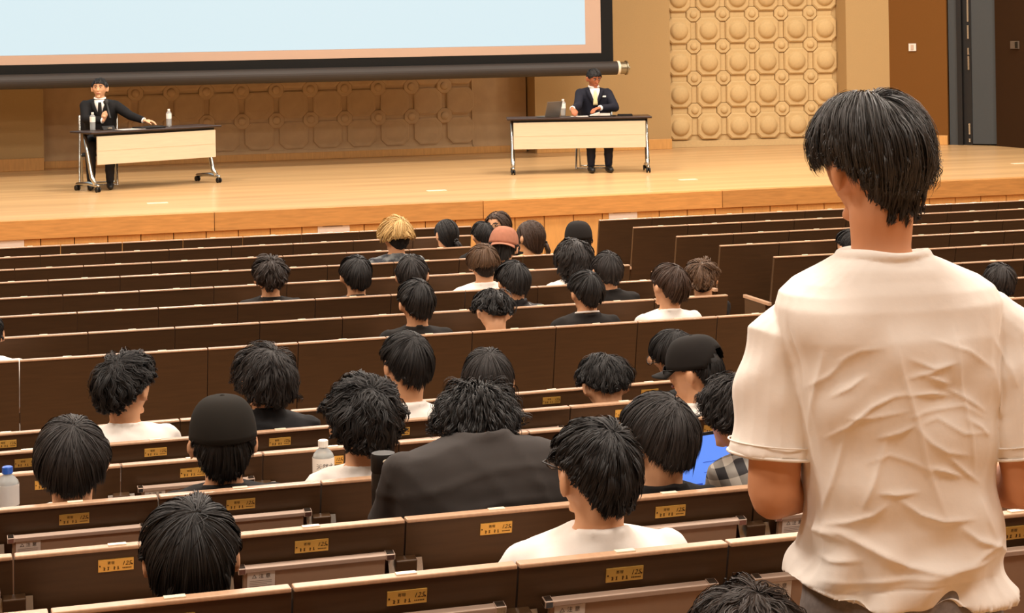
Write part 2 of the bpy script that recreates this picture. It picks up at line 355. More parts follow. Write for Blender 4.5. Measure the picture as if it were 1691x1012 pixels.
for gx in (-.028, -.019, -.004, .005):          # four unreadable engraved characters
    for s in range(4): z = -.0115+s*.0024; pl.box(gx-.003+r2.random()*.002, gx+.003-r2.random()*.002, -.0036, -.003, z, z+.0009, 1)
    pl.box(gx-.0006, gx+.0006, -.0036, -.003, -.0115, -.0035, 1)
for sx in (-.039, .039): pl.box(sx-.0016, sx+.0016, -.0042, -.003, -.0016, .0016, 1)
plate_m = bevel_mesh(MB().mesh('x', M['brass']), 0) if False else pl.xf(face_mx(SEG/2, -.048)).mesh('name_plate', [M['brass'], M['ink']])
LW = .365
lid_m = bevel_mesh(MB().box(-LW/2, LW/2, -.016, 0, -.27, 0).mesh('desk_lid', M['lid']), .003)
rail_m = bevel_mesh(MB().box(-LW/2-.012, LW/2+.022, -.022, 0, -.004, .009).box(LW/2+.0, LW/2+.024, -.024, .002, -.006, .011, 1).box(-LW/2-.014, -LW/2+.006, -.024, .002, -.006, .011, 1).mesh('lid_rail', [M['rail'], M['chrome']]), .002)
wl = MB(); wl.box(-.035, .035, -.001, 0, -.027, .027)
put_text(wl, '△ 注 意', .0135, Matrix.Translation((0, -.0014, .015)) @ TXT, 1)
for k in range(6): wl.box(-.029, .027-(.012 if k in (2, 5) else 0), -.0014, -.001, .003-k*.0048, .0042-k*.0048, 2)
wl_m = wl.mesh('warning_label', [M['paper'], M['black'], mat('grey_print', (150, 135, 125), .8)])
br = MB()
P = []
for t in np.linspace(0, 1, 9): P.append((0, -.006-.055*math.sin(t*PI)**.8*(1-.35*t), -.30+.3*(1-t)*.9))
for i in range(len(P)-1):
    a, b = P[i], P[i+1]; br.add([(-.009, a[1], a[2]), (.009, a[1], a[2]), (.009, b[1], b[2]), (-.009, b[1], b[2]), (-.009, a[1]+.012, a[2]), (.009, a[1]+.012, a[2]), (.009, b[1]+.012, b[2]), (-.009, b[1]+.012, b[2])], [(0, 3, 2, 1), (4, 5, 6, 7), (1, 2, 6, 5), (0, 4, 7, 3)])
br.box(-.009, .009, -.012, 0, -.33, -.30)
bracket_m = br.mesh('hinge_bracket', M['chrome'])
hbox_m = bevel_mesh(MB().box(-.028, .028, -.03, 0, -.3, 0).mesh('hinge_box', M['bench']), .003)
seat_m = bevel_mesh(MB().box(.02, SEG-.02, .24, .66, .335, .395).mesh('seat', mat('seat_fabric', (96, 52, 40), .9)), .012)
foot_m = MB().box(-.02, .02, .3, .36, 0, .345).mesh('seat_leg', M['steel_dark'])
arm_m = bevel_mesh(MB().box(-.03, .0, .06, .52, .64, .665, 0).mesh('armrest_top', M['cap']), .004)
armp_m = bevel_mesh(MB().box(-.026, -.004, .12, .50, .02, .64).mesh('end_panel', M['bench']), .003)
openlid_m = bevel_mesh(MB().box(-LW/2, LW/2, -.36, .0, -.282, -.264).mesh('desk_lid', M['lid']), .003)
ROWS = {}
def bench_row(key, x_seam, x0, x1, label, plates=False, lids=None, lid_default=False, seats=True, side=None, tags=True):
    Y, zt = YR[key[0]], ZT[key[0]]; zf = zt-HB
    n0 = math.floor((x0-x_seam)/SEG+.3); n1 = math.floor((x1-x_seam)/SEG+.3) if side != 'R' else math.ceil((x1-x_seam)/SEG)
    xs0 = x_seam+n0*SEG
    if side == 'R': xs0 = x0; n1 = int((x1-x0)/SEG); n0 = 0
    if side == 'L': xs0 = x1-(n1-n0)*SEG
    sl_ = SL.get(key[0], 0) if len(key) == 1 else 0
    root = thing('bench_row', label, 'seat row', (xs0, Y+sl_*(xs0-.3), zf), math.atan(sl_), 'fixed seat rows of the hall')
    ROWS[key] = (xs0, n1-n0, root)
    for i in range(n1-n0):
        x = i*SEG
        b = obj('back_panel', panel_m, root, (x, 0, 0)); obj('top_cap', cap_m, b)
        if tags: obj('seat_number_tag', tag_m, b, (.0 if i % 2 else .004, 0, 0))
        if plates: obj('name_plate', plate_m, b)
        if seats: obj('seat', seat_m, root, (x, 0, 0)); obj('seat_leg', foot_m, root, (x, 0, 0))
        if lid_default:
            xc = xs0+(i+.5)*SEG
            st = 'open' if lids and any(a <= xc <= c for a, c in lids) else 'shut'
            if st == 'shut':
                mx = face_mx(x+SEG/2+.005, -.086, .012)
                l = obj('desk_lid', lid_m, root); l.matrix_local = mx
                obj('lid_rail', rail_m, l); obj('warning_label', wl_m, l, (-LW/2+.045, -.0165, -.032))
            else:
                l = obj('desk_lid', openlid_m, root, (x+SEG/2, 0, HB+.112))
            for dx in (-.036, .036):
                o = obj('hinge_bracket', bracket_m, root); o.matrix_local = face_mx(x+SEG+dx, -.075, .001)
            o = obj('hinge_box', hbox_m, root); o.matrix_local = face_mx(x+SEG, -.10, 0)
    if side == 'R':
        o = obj('end_panel', armp_m, root); obj('armrest_top', arm_m, o)
    return root
def sx(key, px, py, off=0): return on_z(px, py, ZT[key]).x + off*SEG
ordn = ['front', 'second', 'third', 'fourth', 'fifth', 'sixth', 'seventh', 'eighth', 'ninth', 'tenth', 'eleventh', 'twelfth', 'thirteenth', 'fourteenth']
XE = lambda Y: on_z(1207, 488, 1.0).x + (11.22-Y)*.07
frontspec = dict(N=(127.5, 404, 0), M=(96, 420.5, .5), L=(116.8, 439.5, .5), K=(138.7, 459, .5), J=(353, 473.7, 0), I=(127.5, 516, 0), H=(154, 547.7, 0), G=(344.5, 576.6, 0))
desc = dict(N='lowest-looking dark brown seat row nearest the stage, central block, short strip with pale seams', G='seat row with tall plain brown back facing the cross aisle')
for i, k in enumerate('NMLKJIHG'):
    px, py, off = frontspec[k]; xe = XE(YR[k])
    if k in 'NML': xe = on_z(778, dict(N=372.8, M=388, L=407)[k], 1.0).x
    bench_row(k, sx(k, px, py, off), -2.2, xe, desc.get(k, f'dark brown seat row in the central block, {ordn[i]} row back from the stage'), side='L')
    # keep the measured seam phase: shift so seams fall where photographed
    xs0, n, root = ROWS[k]; ph = ((sx(k, px, py, off)-xs0)/SEG) % 1; ph = ph-1 if ph > .5 else ph
    if k not in 'NMLH': root.location.x += ph*SEG; ROWS[k] = (xs0+ph*SEG, n, root)
rearspec = dict(F=(298, 693, 0), E=(257, 725.5, .5), D=(435, 749, 0), C=(262, 819, 0), B=(667, 854, 0), A=(859, 934, 0))
def xat(key, px): return at_y(px, 700, YR[key]).x
openlids = dict(D=[(xat('D', 440), xat('D', 660)), (xat('D', -200), xat('D', 190))], C=[(xat('C', 540), xat('C', 1020))], B=[(xat('B', 20), xat('B', 330)), (xat('B', 680), xat('B', 940))], E=[(xat('E', 1000), xat('E', 1300))])
rl = dict(F='dark seat row with brass name plates just behind the cross aisle', E='dark seat row with name plates, second behind the cross aisle', D='dark seat row with name plates, third behind the cross aisle',
          C='dark seat row with name plates directly in front of the slumped grey back', B='dark seat row with name plates, next in front of the nearest row', A='nearest dark seat row with brass name plates along the bottom of the photo')
for k in 'FEDCBA':
    px, py, off = rearspec[k]
    x_r = XE(YR[k]) if k not in 'AB' else 4.6
    bench_row(k, sx(k, px, py, off), -1.6, x_r, rl[k], plates=True, lid_default=(k not in 'F'), lids=openlids.get(k))
ZT_Z = .62
rz = thing('bench_row', 'seat row under the standing man, just below the bottom frame edge', 'seat row', (.2, YR['Z'], .72), 0, 'fixed seat rows of the hall')
for i in range(6):
    if abs(.2+(i+.5)*SEG-1.75) < .5: continue
    obj('seat', seat_m, rz, (i*SEG, 0, 0)); obj('seat_leg', foot_m, rz, (i*SEG, 0, 0))
    o = obj('back_panel', panel_m, rz, (i*SEG, .035, -.02)); o.scale = (1, .8, .72)
rightspec = [('N', 985, 362, 1102.8), ('M', 1045, 375, 1086.7), ('L', 1113, 389, 1157.5), ('K', 1188, 405, 1234.5), ('J', 1278, 424, 1327.6), ('I', None, 0, 0), ('H', None, 0, 0), ('G', None, 0, 0)]
for i, (k, px, py, tg) in enumerate(rightspec):
    xl_ = on_z(px, py, 1.0).x if px else on_z(1278, 424, 1.0).x + (12.9-YR[k])*.08
    bench_row(k+'R', 0, xl_, 14.5, f'dark seat row in the right-hand block beyond the aisle, {ordn[i]} row back from the stage', side='R')

# ------------------------------------------------------------------ people
SKIN = mat('skin', (222, 168, 128), .55, .35, noise=.04, nscale=12)
SKIN2 = mat('skin_tan', (208, 148, 108), .55, .35, noise=.04, nscale=12)
SKIN3 = mat('skin_deep_tan', (176, 108, 74), .55, .35, noise=.04, nscale=12)
HAIRC = dict(black=(.011, .0095, .009), soft=(.022, .018, .0165), brown=(.05, .026, .015), lightbrown=(.11, .058, .028), blond=(.62, .40, .15), darkbrown=(.026, .016, .011))
HAIRM = {k: mat('hair_'+k, c, .58, .4, noise=.25, nscale=60, srgb=False) for k, c in HAIRC.items()}
for k_, m_ in HAIRM.items(): m_.node_tree.nodes['Principled BSDF'].inputs['Specular IOR Level'].default_value = .42
CLOTH = dict(
 white=mat('white_cotton', (244, 238, 230), .85, .15, noise=.03, nscale=8, bump=.05, bscale=60), cream=mat('cream_cotton', (244, 226, 168), .85, .15, noise=.03, nscale=8),
 black=mat('black_cotton', (34, 31, 29), .85, .2, noise=.1, nscale=10), grey=mat('charcoal_cotton', (62, 58, 56), .85, .2, noise=.08, nscale=10),
 navy=mat('navy_cotton', (52, 48, 62), .85, .2, noise=.08, nscale=10), suit=mat('black_suit_wool', (20, 19, 20), .8, .25, noise=.05, nscale=20),
 navysuit=mat('navy_suit_wool', (26, 27, 38), .8, .25, noise=.05, nscale=20), jacket=mat('black_track_jacket', (30, 28, 30), .6, .3),
 pants=mat('dark_trousers', (38, 36, 38), .85, .2), greypants=mat('grey_trousers', (128, 120, 116), .85, .2, noise=.2, nscale=90))
def dyed(name, c1, c2, scale):
    m = bpy.data.materials.new(name); m.use_nodes = True; nt = m.node_tree; b = nt.nodes['Principled BSDF']; b.inputs['Roughness'].default_value = .85
    tc = nt.nodes.new('ShaderNodeTexCoord'); n = nt.nodes.new('ShaderNodeTexNoise'); n.inputs['Scale'].default_value = scale; n.inputs['Detail'].default_value = 6; nt.links.new(tc.outputs['Object'], n.inputs['Vector'])
    r = nt.nodes.new('ShaderNodeValToRGB'); r.color_ramp.elements[0].position = .42; r.color_ramp.elements[1].position = .6; r.color_ramp.elements[0].color = (*lin(c1), 1); r.color_ramp.elements[1].color = (*lin(c2), 1)
    nt.links.new(n.outputs[0], r.inputs[0]); nt.links.new(r.outputs[0], b.inputs['Base Color']); return m
CLOTH['tiedye'] = dyed('tie_dyed_cotton', (38, 42, 50), (120, 124, 124), 14)
def plaid():
    m = bpy.data.materials.new('plaid_flannel'); m.use_nodes = True; nt = m.node_tree; b = nt.nodes['Principled BSDF']; b.inputs['Roughness'].default_value = .85
    tc = nt.nodes.new('ShaderNodeTexCoord'); tot = None
    mp = nt.nodes.new('ShaderNodeMapping'); mp.inputs['Rotation'].default_value = (0, .35, .3); nt.links.new(tc.outputs['Object'], mp.inputs[0])
    for ax in 'XZ':
        wv = nt.nodes.new('ShaderNodeTexWave'); wv.bands_direction = ax; wv.inputs['Scale'].default_value = 5.5; wv.inputs['Distortion'].default_value = .4; nt.links.new(mp.outputs[0], wv.inputs['Vector'])
        gt = nt.nodes.new('ShaderNodeMath'); gt.operation = 'GREATER_THAN'; gt.inputs[1].default_value = .5; nt.links.new(wv.outputs[1], gt.inputs[0])
        if tot is None: tot = gt.outputs[0]
        else:
            a = nt.nodes.new('ShaderNodeMath'); a.operation = 'ADD'; nt.links.new(tot, a.inputs[0]); nt.links.new(gt.outputs[0], a.inputs[1]); tot = a.outputs[0]
    h = nt.nodes.new('ShaderNodeMath'); h.operation = 'MULTIPLY'; h.inputs[1].default_value = .5; nt.links.new(tot, h.inputs[0])
    r = nt.nodes.new('ShaderNodeValToRGB'); r.color_ramp.elements[0].position = .1; r.color_ramp.elements[1].position = .95; r.color_ramp.elements[0].color = (*lin((48, 46, 48)), 1); r.color_ramp.elements[1].color = (*lin((205, 198, 186)), 1)
    nt.links.new(h.outputs[0], r.inputs[0]); nt.links.new(r.outputs[0], b.inputs['Base Color']); return m
CLOTH['plaid'] = plaid()

_rm = bpy.data.objects.new('tmp', None)
def remesh(mb, name, voxel, mats, smooth=4, disp=None):
    me = mb.mesh(name, mats, False); o = bpy.data.objects.new('tmp', me); C.objects.link(o)
    r = o.modifiers.new('r', 'REMESH'); r.mode = 'VOXEL'; r.voxel_size = voxel; r.use_smooth_shade = True
    s = o.modifiers.new('s', 'SMOOTH'); s.factor = .5; s.iterations = smooth
    dg = bpy.context.evaluated_depsgraph_get(); out = bpy.data.meshes.new_from_object(o.evaluated_get(dg)); out.name = name
    bpy.data.objects.remove(o); bpy.data.meshes.remove(me)
    if disp is not None:
        n = len(out.vertices); co = np.empty(n*3); out.vertices.foreach_get('co', co); co = co.reshape(-1, 3); no = np.empty(n*3); out.vertices.foreach_get('normal', no); no = no.reshape(-1, 3)
        co = co + no*disp(co, no)[:, None]; out.vertices.foreach_set('co', co.ravel()); out.update()
    out.materials.clear()
    for q in (mats if isinstance(mats, (list, tuple)) else [mats]): out.materials.append(q)
    return out
def rotm(yaw, pitch, roll): return Matrix.Rotation(yaw, 3, 'Z') @ Matrix.Rotation(-pitch, 3, 'X') @ Matrix.Rotation(roll, 3, 'Y')

# head: a shaped grid, face towards +y, origin at the middle of the head
def head_rings(s):
    R = []
    for k in range(15):
        t = -PI/2 + PI*(k+.6)/15.2; ring = []
        for a in np.linspace(0, 2*PI, 24, endpoint=False):
            x, y, z = .078*math.cos(t)*math.sin(a), .095*math.cos(t)*math.cos(a), (.106 if t > 0 else .117)*math.sin(t)
            lo = max(0, min(1, (-z-.01)/.09)); fr = y > 0
            x *= 1-.26*lo**1.4
            if fr: y = y*(1-.12*lo) + (.012*lo if abs(x) < .03 else 0)
            else: y *= 1-.42*lo
            if fr and z > .04: y *= 1-.12*(z-.04)/.08
            if fr and abs(z-.012) < .02 and .012 < abs(x) < .05: y -= .007
            ring.append((s*x, s*y, s*z))
        R.append(ring)
    return R
def head_mb(mb, HC, Rm, s):
    T = lambda p: Vector(HC) + Rm @ (Vector(p)*s)
    mb.rings([[tuple(Vector(HC)+Rm @ Vector(p)) for p in r] for r in head_rings(s)])
    mx = Rm.to_4x4()
    mb.tube([T((0, .082, .012)), T((0, .098, -.012)), T((0, .105, -.026))], [.008*s, .011*s, .013*s], 8)      # nose
    mb.tube([T((-.02, .086, -.058)), T((0, .094, -.056)), T((.02, .086, -.058))], [.006*s, .009*s, .006*s], 8)  # mouth mound
    mb.ell(T((0, .078, -.095)), (.022*s, .018*s, .016*s))                                                   # chin
    for q in (-1, 1):
        rr_ = Rm @ Matrix.Rotation(q*.5, 3, 'Z')
        mb.ell(T((q*.089, -.006, -.015)), (.0105*s, .022*s, .036*s), mx=rr_.to_4x4(), nu=12, nv=8)
        mb.ell(T((q*.082, .002, -.038)), (.008*s, .012*s, .012*s), mx=rr_.to_4x4(), nu=10, nv=6)
def torso_rings(H, NB, sw, infl=0, bow=0, depth=1.0, n=22, top=1.0, neckr=.062):
    H, NB = np.array(H, float), np.array(NB, float); mid = (H+NB)/2 + np.array((0, -.03-bow, .02))
    tab = [(-.12, .15, .10), (0, .168, .118), (.15, .160, .112), (.3, .157, .108), (.5, .168, .116), (.68, .182, .122), (.8, .19, .115), (.88, .19, .1), (.93, .166, .086), (.965, .122, .072), (1.0, neckr, .06)]
    R = []
    for t, hw, hd in tab:
        if t > top: break
        p = (1-t)**2*H + 2*t*(1-t)*mid + t*t*NB; d = 2*(1-t)*(mid-H) + 2*t*(NB-mid); d /= np.linalg.norm(d)
        b = np.cross((1, 0, 0), d); b = -b/np.linalg.norm(b)            # forward-ish
        hw = hw*sw/.19 if t < .97 else hw
        hw += infl; hd = hd*depth+infl; ring = []
        for a in np.linspace(0, 2*PI, n, endpoint=False):
            ca, sa = math.cos(a), math.sin(a); e = .82
            ring.append(tuple(p + np.array((1, 0, 0))*hw*math.copysign(abs(ca)**e, ca) + b*hd*math.copysign(abs(sa)**e, sa)*-1))
        R.append(ring)
    return R
def hand_mb(mb, wrist, d, n, curl=.5, side=1, s=1.0):
    """palm and five fingers; d = direction of the fingers, n = palm normal, side=+1 puts the thumb towards cross(d,n)"""
    w_ = np.array(wrist, float); d = np.array(d, float); d /= np.linalg.norm(d); n = np.array(n, float); n -= d*n.dot(d); n /= np.linalg.norm(n); u = np.cross(d, n)*side
    for k in range(4):
        o = (1.5-k)*.0195*s; L = (.072, .080, .075, .058)[k]*s
        kn = w_ + d*.088*s + u*o; rr_ = .0088*s
        p = [w_ + d*.02*s + u*o*.6, kn]; ang = 0; q = kn
        for seg, fr_ in ((.46, 1), (.30, 1.2), (.24, .8)):
            ang += curl*fr_*.9; q = q + (d*math.cos(ang) + n*math.sin(ang))*L*seg; p.append(q)
        mb.tube(p, [.013*s, .0105*s, rr_, rr_*.92, rr_*.8], 8)
    mb.tube([w_ + d*.022*s + u*.018*s, w_ + d*.05*s + u*.042*s + n*.012*s, w_ + d*.078*s + u*.05*s + n*.022*s, w_ + d*.1*s + u*.042*s + n*.036*s], [.014*s, .0125*s, .0105*s, .0085*s], 8)
    mb.ell(tuple(w_ + d*.05*s), (.03*s, .03*s, .02*s))
def wrinkle(amp, seed):
    r = np.random.default_rng(seed); W = [(r.normal(size=3)*np.array((9, 6, 26)), r.uniform(0, 6.28), r.uniform(.4, 1)) for _ in range(5)]
    def f(co, no):
        h = np.zeros(len(co)); dis = np.sin(co[:, 0]*11+seed)*.02
        for k, ph, a in W: h += a*(1-np.abs(np.sin((co+dis[:, None])@k+ph)))**2
        return amp*(h/2-.3)
    return f

# ---- hair
def norm(a): return a/np.maximum(1e-9, np.linalg.norm(a, axis=-1, keepdims=True))
def hair_mesh(name, s, style, mtl, n=1500, seed=1):
    st = dict(vol=.10, top=.07, nape=-36, maxel=None, fade=12, side=6, front=26, temple=8, ext=.02, whorl=(0.1, -.5, .86), L=1.5, curl=0, cl=.6, taper=.22, rough=.0035, wd=.0026, lift=.004, swirl=.25, flat=0, minel=None, part=0)
    st.update(style); st['top'] = st['top']*.75 - .01; r = np.random.default_rng(seed)
    A = np.array((.083, .100, .101))*s; cen = np.array((0, -.004, .004))*s
    def bound(az):   # az 0 front .. 180 back
        return np.interp(az, [0, 40, 62, 82, 100, 120, 150, 180], [st['front'], st['front']-4, st['temple'], st['side'], st['side']-4, (st['side']+st['nape'])/2-3, st['nape']+3, st['nape']])
    def elaz(d): return np.degrees(np.arcsin(np.clip(d[..., 2], -1, 1))), np.degrees(np.abs(np.arctan2(d[..., 0], d[..., 1])))
    def pos(d, lift):
        el, az = elaz(d); e0 = np.maximum(el, -12.0); er = np.radians(e0); h = norm(d*np.array((1, 1, 0)))
        dd_ = np.concatenate([h[..., :2]*np.cos(er)[..., None], np.sin(er)[..., None]], -1)
        up = np.clip(el/60, 0, 1); lowf = np.clip((-el-0)/45, 0, 1)
        v = st['vol']*(1-up) + st['top']*up; v = v*(1-lowf*st['taper']*1.6); v = v*(1-.75*np.clip((10-el)/20, 0, 1)*np.exp(-((az-90)/22)**2)*(st['side'] > -8))
        back = np.clip((az-100)/60, 0, 1); v = v + st['flat']*back*np.clip(1-np.abs(el-10)/60, 0, 1)
        p = dd_*A*(1+v[..., None]) + cen
        down = np.radians(np.maximum(-12.0-el, 0)); k = 1 - st['taper']*np.clip(down/.6, 0, 1.2)*np.clip((az-60)/60, .3, 1)
        p[..., 0] *= np.where(down > 0, np.sqrt(k), 1); p[..., 1] = np.where(down > 0, cen[1] + (p[..., 1]-cen[1])*k, p[..., 1]); p[..., 2] -= down*.135*s
        out = norm(np.concatenate([dd_[..., :2], dd_[..., 2:]*.8], -1))
        if st['part']: p[..., 2] -= st['part']*s*np.exp(-(p[..., 0]/(.016*s))**2)*np.clip(el/60, 0, 1)
        return p + out*(lift if np.isscalar(lift) else lift[..., None])
    mb_v, mb_f = [], []
    # base shell
    na, ne = 40, 14; azs = np.linspace(-PI, PI, na, endpoint=False); V = []
    for k in range(ne+1):
        f = k/ne; b = np.radians(bound(np.degrees(np.abs(azs))))
        if st['minel'] is not None: b = np.maximum(b, math.radians(st['minel']))
        el = (PI/2-.02)*(1-f)+b*f
        d = np.stack([np.cos(el)*np.sin(azs), np.cos(el)*np.cos(azs), np.sin(el)], -1)
        lump = st['rough']*(np.sin(azs*9+f*5+seed)+np.sin(azs*17-f*9))*.5*f
        V.append(pos(d, lump - (.004*s) - (.010*s if k == ne else 0)))
    V = np.array(V).reshape(-1, 3); mb_v.append(V)
    for k in range(ne):
        for i in range(na): j = (i+1) % na; mb_f.append((k*na+i, k*na+j, (k+1)*na+j, (k+1)*na+i)[::-1])
    mb_f.append(tuple(range(na)))
    # strands flow away from the whorl
    wv = norm(np.array(st['whorl'], float)); d0 = norm(r.normal(size=(n*(8 if st['maxel'] is not None else 3), 3)))
    el, az = elaz(d0); ok = el > bound(az)+1
    if st['minel'] is not None: ok &= el > st['minel']
    if st['maxel'] is not None: ok &= el < st['maxel']
    d0 = d0[ok][:n]; n = len(d0)
    m = max(8, n//22); cid = np.argmax(d0 @ d0[:m].T, 1)
    T = 8; ts = np.linspace(0, 1, T)
    def paths(d, L, sw):
        ax = norm(np.cross(np.broadcast_to(wv, d.shape), d)); ang = ts[None, :]*L[:, None]
        tw = sw*(1-np.clip(np.arccos(np.clip(d@wv, -1, 1))/1.4, 0, 1)); ax = norm(ax*np.cos(tw)[:, None] + d*0 + np.cross(d, ax)*np.sin(tw)[:, None]); ax = norm(ax - d*np.sum(ax*d, -1, keepdims=True))
        c, s_ = np.cos(ang)[..., None], np.sin(ang)[..., None]; return d[:, None, :]*c + np.cross(ax, d)[:, None, :]*s_
    L = st['L']*r.uniform(.65, 1.1, n); sw = np.full(n, st['swirl']) + r.normal(size=n)*.12
    rf = r.uniform(0, 1, n)
    for _ in range(2):
        P = paths(d0, L, sw); e_, a_ = elaz(P); lim = bound(a_) - np.degrees(st['ext']/(.13*s))*r.uniform(-.3, 1, n)[:, None] + (st['fade']*rf**1.5)[:, None]
        if st['minel'] is not None: lim = np.maximum(lim, st['minel']-4)
        bad = e_ < lim; first = np.where(bad.any(1), bad.argmax(1), T-1); L = L*np.clip(first/(T-1), .12, 1)
    P = paths(d0, L, sw); cl = st['cl']*ts[None, :, None]**.8; P = norm(P*(1-cl) + P[cid]*cl)
    lift = st['lift']*(r.uniform(-.4, 1.2, n)[:, None]*np.sin(ts*PI*.85)[None, :] + .3) + st['rough']*r.normal(size=(m,))[cid % m][:, None]*np.sin(ts*PI*.7)[None, :]
    Q = pos(P, lift*s)
    if st['curl']:
        g = st['curl']*np.sin(ts*9+r.uniform(0, 6.28, m)[cid][:, None]); g2 = st['curl']*np.cos(ts*8+r.uniform(0, 6.28, m)[cid][:, None])
        tn = norm(np.gradient(Q, axis=1)); sd = norm(np.cross(tn, Q-cen)); Q = Q + sd*g[..., None]*ts[None, :, None]**.4 + norm(Q-cen)*np.abs(g2)[..., None]*ts[None, :, None]**.5
    tn = norm(np.gradient(Q, axis=1)); sd = norm(np.cross(tn, norm(Q-cen))); wd = st['wd']*s*(np.array([.6, 1, 1, 1, .95, .85, .6, .12]))*r.uniform(.6, 1.3, n)[:, None]
    tilt = r.normal(size=n)*.5; nr = norm(np.cross(sd, tn)); sd = norm(sd*np.cos(tilt)[:, None, None] + nr*np.sin(tilt)[:, None, None])
    a = Q + sd*wd[..., None]; b = Q - sd*wd[..., None]
    V2 = np.stack([a, b], 2).reshape(-1, 3); o = len(V); base = (np.arange(n)*T*2)[:, None] + (np.arange(T-1)*2)[None, :]; base = base.ravel()+o
    F = np.stack([base, base+1, base+3, base+2], 1)
    V = np.concatenate([V, V2]); me = bpy.data.meshes.new(name); me.from_pydata(V.tolist(), [], mb_f + F.tolist()); me.materials.append(mtl)
    me.polygons.foreach_set('use_smooth', [True]*len(me.polygons)); me.update(); return me

# seated lower body, shared: trousers
def legs_mb(infl, kn=.42, foot=True):
    mb = MB()
    for q in (-1, 1):
        mb.tube([(q*.09, -.02, .54), (q*.10, .2, .55), (q*.11, kn, .53)], [.085+infl, .075+infl, .058+infl], 10)
        mb.tube([(q*.11, kn, .53), (q*.11, kn+.02, .3), (q*.11, kn+.0, .09)], [.056+infl, .05+infl, .036+infl], 10)
        if foot: mb.tube([(q*.11, kn-.04, .05), (q*.112, kn+.06, .04), (q*.115, kn+.14, .032)], [.04, .038, .028], 10)
    return mb
TROUSERS = remesh(legs_mb(.012, foot=False), 'trousers', .02, CLOTH['pants'])
def shoes_mesh():
    mb = MB()
    for q in (-1, 1): mb.tube([(q*.11, .42-.045, .045), (q*.112, .42+.06, .045), (q*.115, .42+.16, .036)], [.045, .044, .034], 10)
    return mb.mesh('shoes', M['black'], True)
SHOES = shoes_mesh()

def cap_mesh(s, mtl, flip=False, hi=.155, opening=True):
    mb = MB(); R = []; A = np.array((.093, .112, .112))*s
    for k in range(12):
        el = PI/2-.03 - (PI/2-.03+.02)*k/11; ring = []
        for a in np.linspace(0, 2*PI, 36, endpoint=False):
            z = math.sin(el)*A[2]; c = math.cos(el)**.62
            ring.append((c*A[0]*math.sin(a), c*A[1]*math.cos(a)-.004*s, z+.012*s + (.0 if opening else 0)))
        R.append(ring)
    n = 36; v = [p for r_ in R for p in r_]; f = []
    for k in range(11):
        for i in range(n):
            j = (i+1) % n; ang = abs(i-18)
            if opening and k >= 7 and ang <= (k-6): continue      # the arch above the strap
            f.append((k*n+i, k*n+j, (k+1)*n+j, (k+1)*n+i)[::-1])
    f.append(tuple(range(n)))
    mb.add(v, f)
    mb.lathe([(.009*s, .122*s), (.007*s, .128*s), (.001, .130*s)], 10, (0, -.004*s, 0))
    me = mb.mesh('cap', mtl, True)
    bm = bmesh.new(); bm.from_mesh(me); bmesh.ops.solidify(bm, geom=bm.faces[:], thickness=.003); bm.to_mesh(me); bm.free()
    vb = MB(); top = []; ks = np.linspace(-1.05, 1.05, 15)
    rows_ = []
    for j, rad in enumerate((1.0, 1.25, 1.5, 1.62)):
        rows_.append([(.086*s*math.sin(a)*(1+.02*j), .105*s*math.cos(a)*(1 if j == 0 else 1)+.07*s*(rad-1)/.62*math.cos(a)**.8, (.012-.03*(rad-1)-.02*abs(math.sin(a))**2*(rad-1))*s) for a in ks])
    v = [p for r_ in rows_ for p in r_]; f = [(j*15+i, j*15+i+1, (j+1)*15+i+1, (j+1)*15+i) for j in range(3) for i in range(14)]
    vb.add(v, f); vm_ = vb.mesh('brim', mtl, True); bm = bmesh.new(); bm.from_mesh(vm_); bmesh.ops.solidify(bm, geom=bm.faces[:], thickness=.004); bm.to_mesh(vm_); bm.free()
    if flip:
        for q in (vm_,): q.transform(Matrix.Rotation(PI, 4, 'Z'))
        me.transform(Matrix.Rotation(PI, 4, 'Z'))
    return me, vm_
HW0 = .0862
